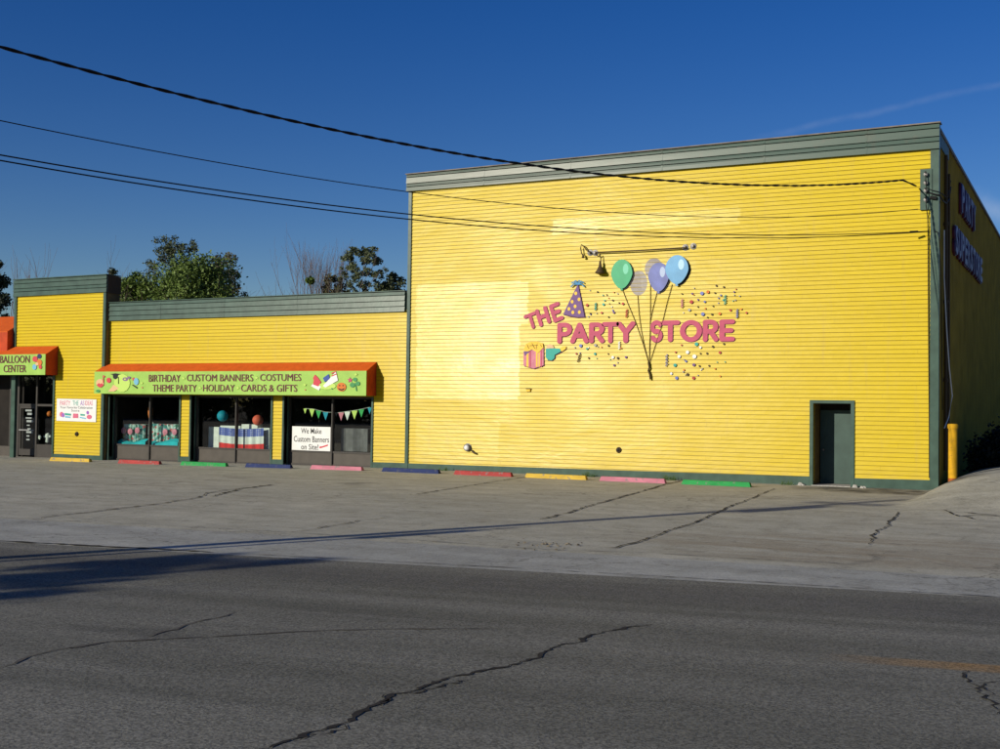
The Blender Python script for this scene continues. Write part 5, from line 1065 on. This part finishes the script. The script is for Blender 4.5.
def tree(name, label, px0, px1, pytop, Y, leafm, n, size, seed, dens=.62, basez=0, bark='bark', blobr=.34, nb=26, cat='tree', group='trees behind the shop'):
    rnd = random.Random(seed); x0, zt = W((px0+px1)/2, pytop, Y); xa, xb = W(px0, pytop, Y)[0], W(px1, pytop, Y)[0]; R = (xb-xa)/2; xc = (xa+xb)/2
    t = thing(name, label, cat, (xc, Y, 0), group); tb = MB(); tips = []; H = zt
    tb.tube([(xc, Y, -.2), (xc+rnd.uniform(-.1, .1), Y, H*.2), (xc, Y, H*.42)], .05*H*.5, 10, r2=.03*H*.5)
    for k in range(6): branches(tb, rnd, Vector((xc, Y, H*(.3+.02*k))), Vector((math.cos(k*1.05)*.6, math.sin(k*1.05)*.6, .75)).normalized(), H*.27, .05, 3, .45, .2, tips)
    tb.build('trunk', bark, t)
    c = MB(); bl = []
    for k in range(nb):
        a = rnd.random()*2*math.pi; v_ = rnd.random(); rr = R*(1-blobr)*math.sqrt(rnd.random()); zc = H*dens+(H*(1-dens)-R*blobr*.6)*v_
        taper = 1-.55*v_**2
        bl.append((xc+rr*math.cos(a)*taper, Y+rr*math.sin(a)*taper*.8, zc, R*blobr*rnd.uniform(.6, 1.1)))
    bl.append((xc, Y, H-R*blobr*.5, R*blobr*.55))
    leafcloud(c, rnd, bl, n, size); c.build('crown', leafm, t, fix=False); return t
tree('leafy_tree', 'dense olive green leafy tree behind the shop roof', 138, 264, 257, 24, 'leaf_olive', 30000, .10, 11, dens=.48, nb=52, blobr=.27)
tree('leafy_tree', 'sparse dark topped tree rising behind the olive tree', 138, 214, 235, 32, 'leaf_dark', 7500, .09, 12, dens=.62, nb=90, blobr=.12)
tree('leafy_tree', 'smaller brownish green tree at right end of the olive tree', 196, 262, 252, 30, 'leaf_rust', 7000, .095, 13, dens=.55, nb=46, blobr=.19)
tree('leafy_tree', 'low round olive tree just right of the entrance tower', 108, 166, 270, 22, 'leaf_olive', 12000, .10, 14, dens=.5, nb=30, blobr=.28)
tree('leafy_tree', 'narrow dark tree peeping over the entrance tower corner', 98, 130, 268, 28, 'leaf_dark', 3000, .10, 15, dens=.6, nb=14)
tree('leafy_tree', 'open crowned dark green tree left of the tall yellow wall', 328, 400, 246, 26, 'leaf_open', 11000, .085, 28, dens=.5, nb=260, blobr=.085)
tree('leafy_tree', 'low dark tree tucked against the tall building corner', 366, 420, 272, 28, 'leaf_dark', 9000, .10, 17, dens=.5, nb=30, blobr=.26)
tree('leafy_tree', 'small dense bush top at the left foot of the bare twigs', 296, 320, 278, 24, 'leaf_olive', 4000, .09, 18, dens=.5, nb=12)
tree('leafy_tree', 'small dark bush top between the bare twigs and open tree', 316, 352, 275, 25, 'leaf_rust', 4500, .09, 19, dens=.5, nb=18)
def bare(label, px, pytop, Y, spreadpx, seed, nst=7, lean=0, m_='barepale', rr=.05, dpt=3):
    rnd = random.Random(seed); xc, zt = W(px, pytop, Y); t = thing('bare_tree', label, 'tree', (xc, Y, 0), 'trees behind the shop'); tb = MB(); tb.tube([(xc, Y, -.2), (xc, Y, zt*.5)], .13, 8, r2=.09); tb.build('trunk', m_, t)
    c = MB(); hw = W(px+spreadpx, pytop, Y)[0]-xc
    for k in range(nst):
        u = (k+.5)/nst*2-1; branches(c, rnd, Vector((xc+u*hw*.3, Y+rnd.uniform(-.4, .4), zt*.45)), Vector((u*.35+lean, rnd.gauss(0, .1), 1)).normalized(), zt*.30, rr, dpt, .22, .35, None, (2, 4))
    c.build('bare_branches', m_, t, fix=False)
bare('leafless grey tree of fine upright twigs above the shop roof', 318, 268, 27, 24, 21, 15, rr=.035, dpt=3)
bare('leafless tree with slanting twigs left above the entrance tower', 22, 258, 30, 14, 22, 5, .12, rr=.035, dpt=2)
tree('dark_conifer', 'dark tree mass cut by the left edge above the entrance', -24, 11, 256, 24, 'needle', 12000, .12, 23, dens=.3, nb=34, blobr=.3)
def offtree():
    rnd = random.Random(31); xc, yc = -19.0, -40.9; t = thing('roadside_tree', 'slim leafy tree outside the picture to the left of the viewer', 'tree', (xc, yc, 0)); mb = MB(); mb.tube([(xc, yc, -.1), (xc, yc, 3)], .1, 8, r2=.06)
    for k in range(8): branches(mb, rnd, Vector((xc, yc, 2.2)), Vector((math.cos(k*.8)*.35, math.sin(k*.8)*.35, .9)).normalized(), 1.9, .035, 2, .3, .2)
    mb.build('trunk', 'bark', t); c = MB(); leafcloud(c, rnd, [(xc+rnd.uniform(-1.1, 1.1), yc+rnd.uniform(-1.1, 1.1), rnd.uniform(2.4, 6.1), rnd.uniform(.12, .42)) for _ in range(52)], 7000, .09); c.build('crown', 'leaf_dark', t, fix=False)
offtree()
# dark shrub in the shade of the side wall
rnd = random.Random(41); sx, sy = -2.05, 5.0
t = thing('dark_shrub', 'dense near black rounded shrub in the shade beside the side wall', 'shrub', (sx, sy, .45))
mb = MB(); mb.tube([(sx, sy, .3), (sx, sy, 1.2)], .12, 8); mb.build('stem', 'bark', t)
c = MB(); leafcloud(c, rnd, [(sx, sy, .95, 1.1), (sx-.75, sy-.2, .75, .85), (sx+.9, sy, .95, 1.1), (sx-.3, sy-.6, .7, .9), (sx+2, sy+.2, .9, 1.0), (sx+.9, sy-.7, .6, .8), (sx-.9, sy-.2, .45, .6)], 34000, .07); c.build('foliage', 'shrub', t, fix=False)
c = MB(); rnd = random.Random(61); leafcloud(c, rnd, [(-40+k*5+rnd.uniform(-2, 2), 150+rnd.uniform(-6, 6), 3.5, rnd.uniform(3.5, 6)) for k in range(60)], 30000, .7)
tag(c.build('far_wood', 'leaf_dark', fix=False), 'distant dark wood far behind the building', 'wood', kind='stuff')
# unseen hedge added behind the viewer to darken the reflection in the shop glass
rnd = random.Random(51); c = MB(); leafcloud(c, rnd, [(-150+k*3.2+rnd.uniform(-1, 1), -88+rnd.uniform(-2, 2), 2.2, rnd.uniform(2.4, 3.8)) for k in range(50)], 26000, .45)
tag(c.build('reflection_hedge', 'leaf_dark', fix=False), 'dark unseen hedge added behind the viewer to darken window reflections', 'hedge', kind='stuff')
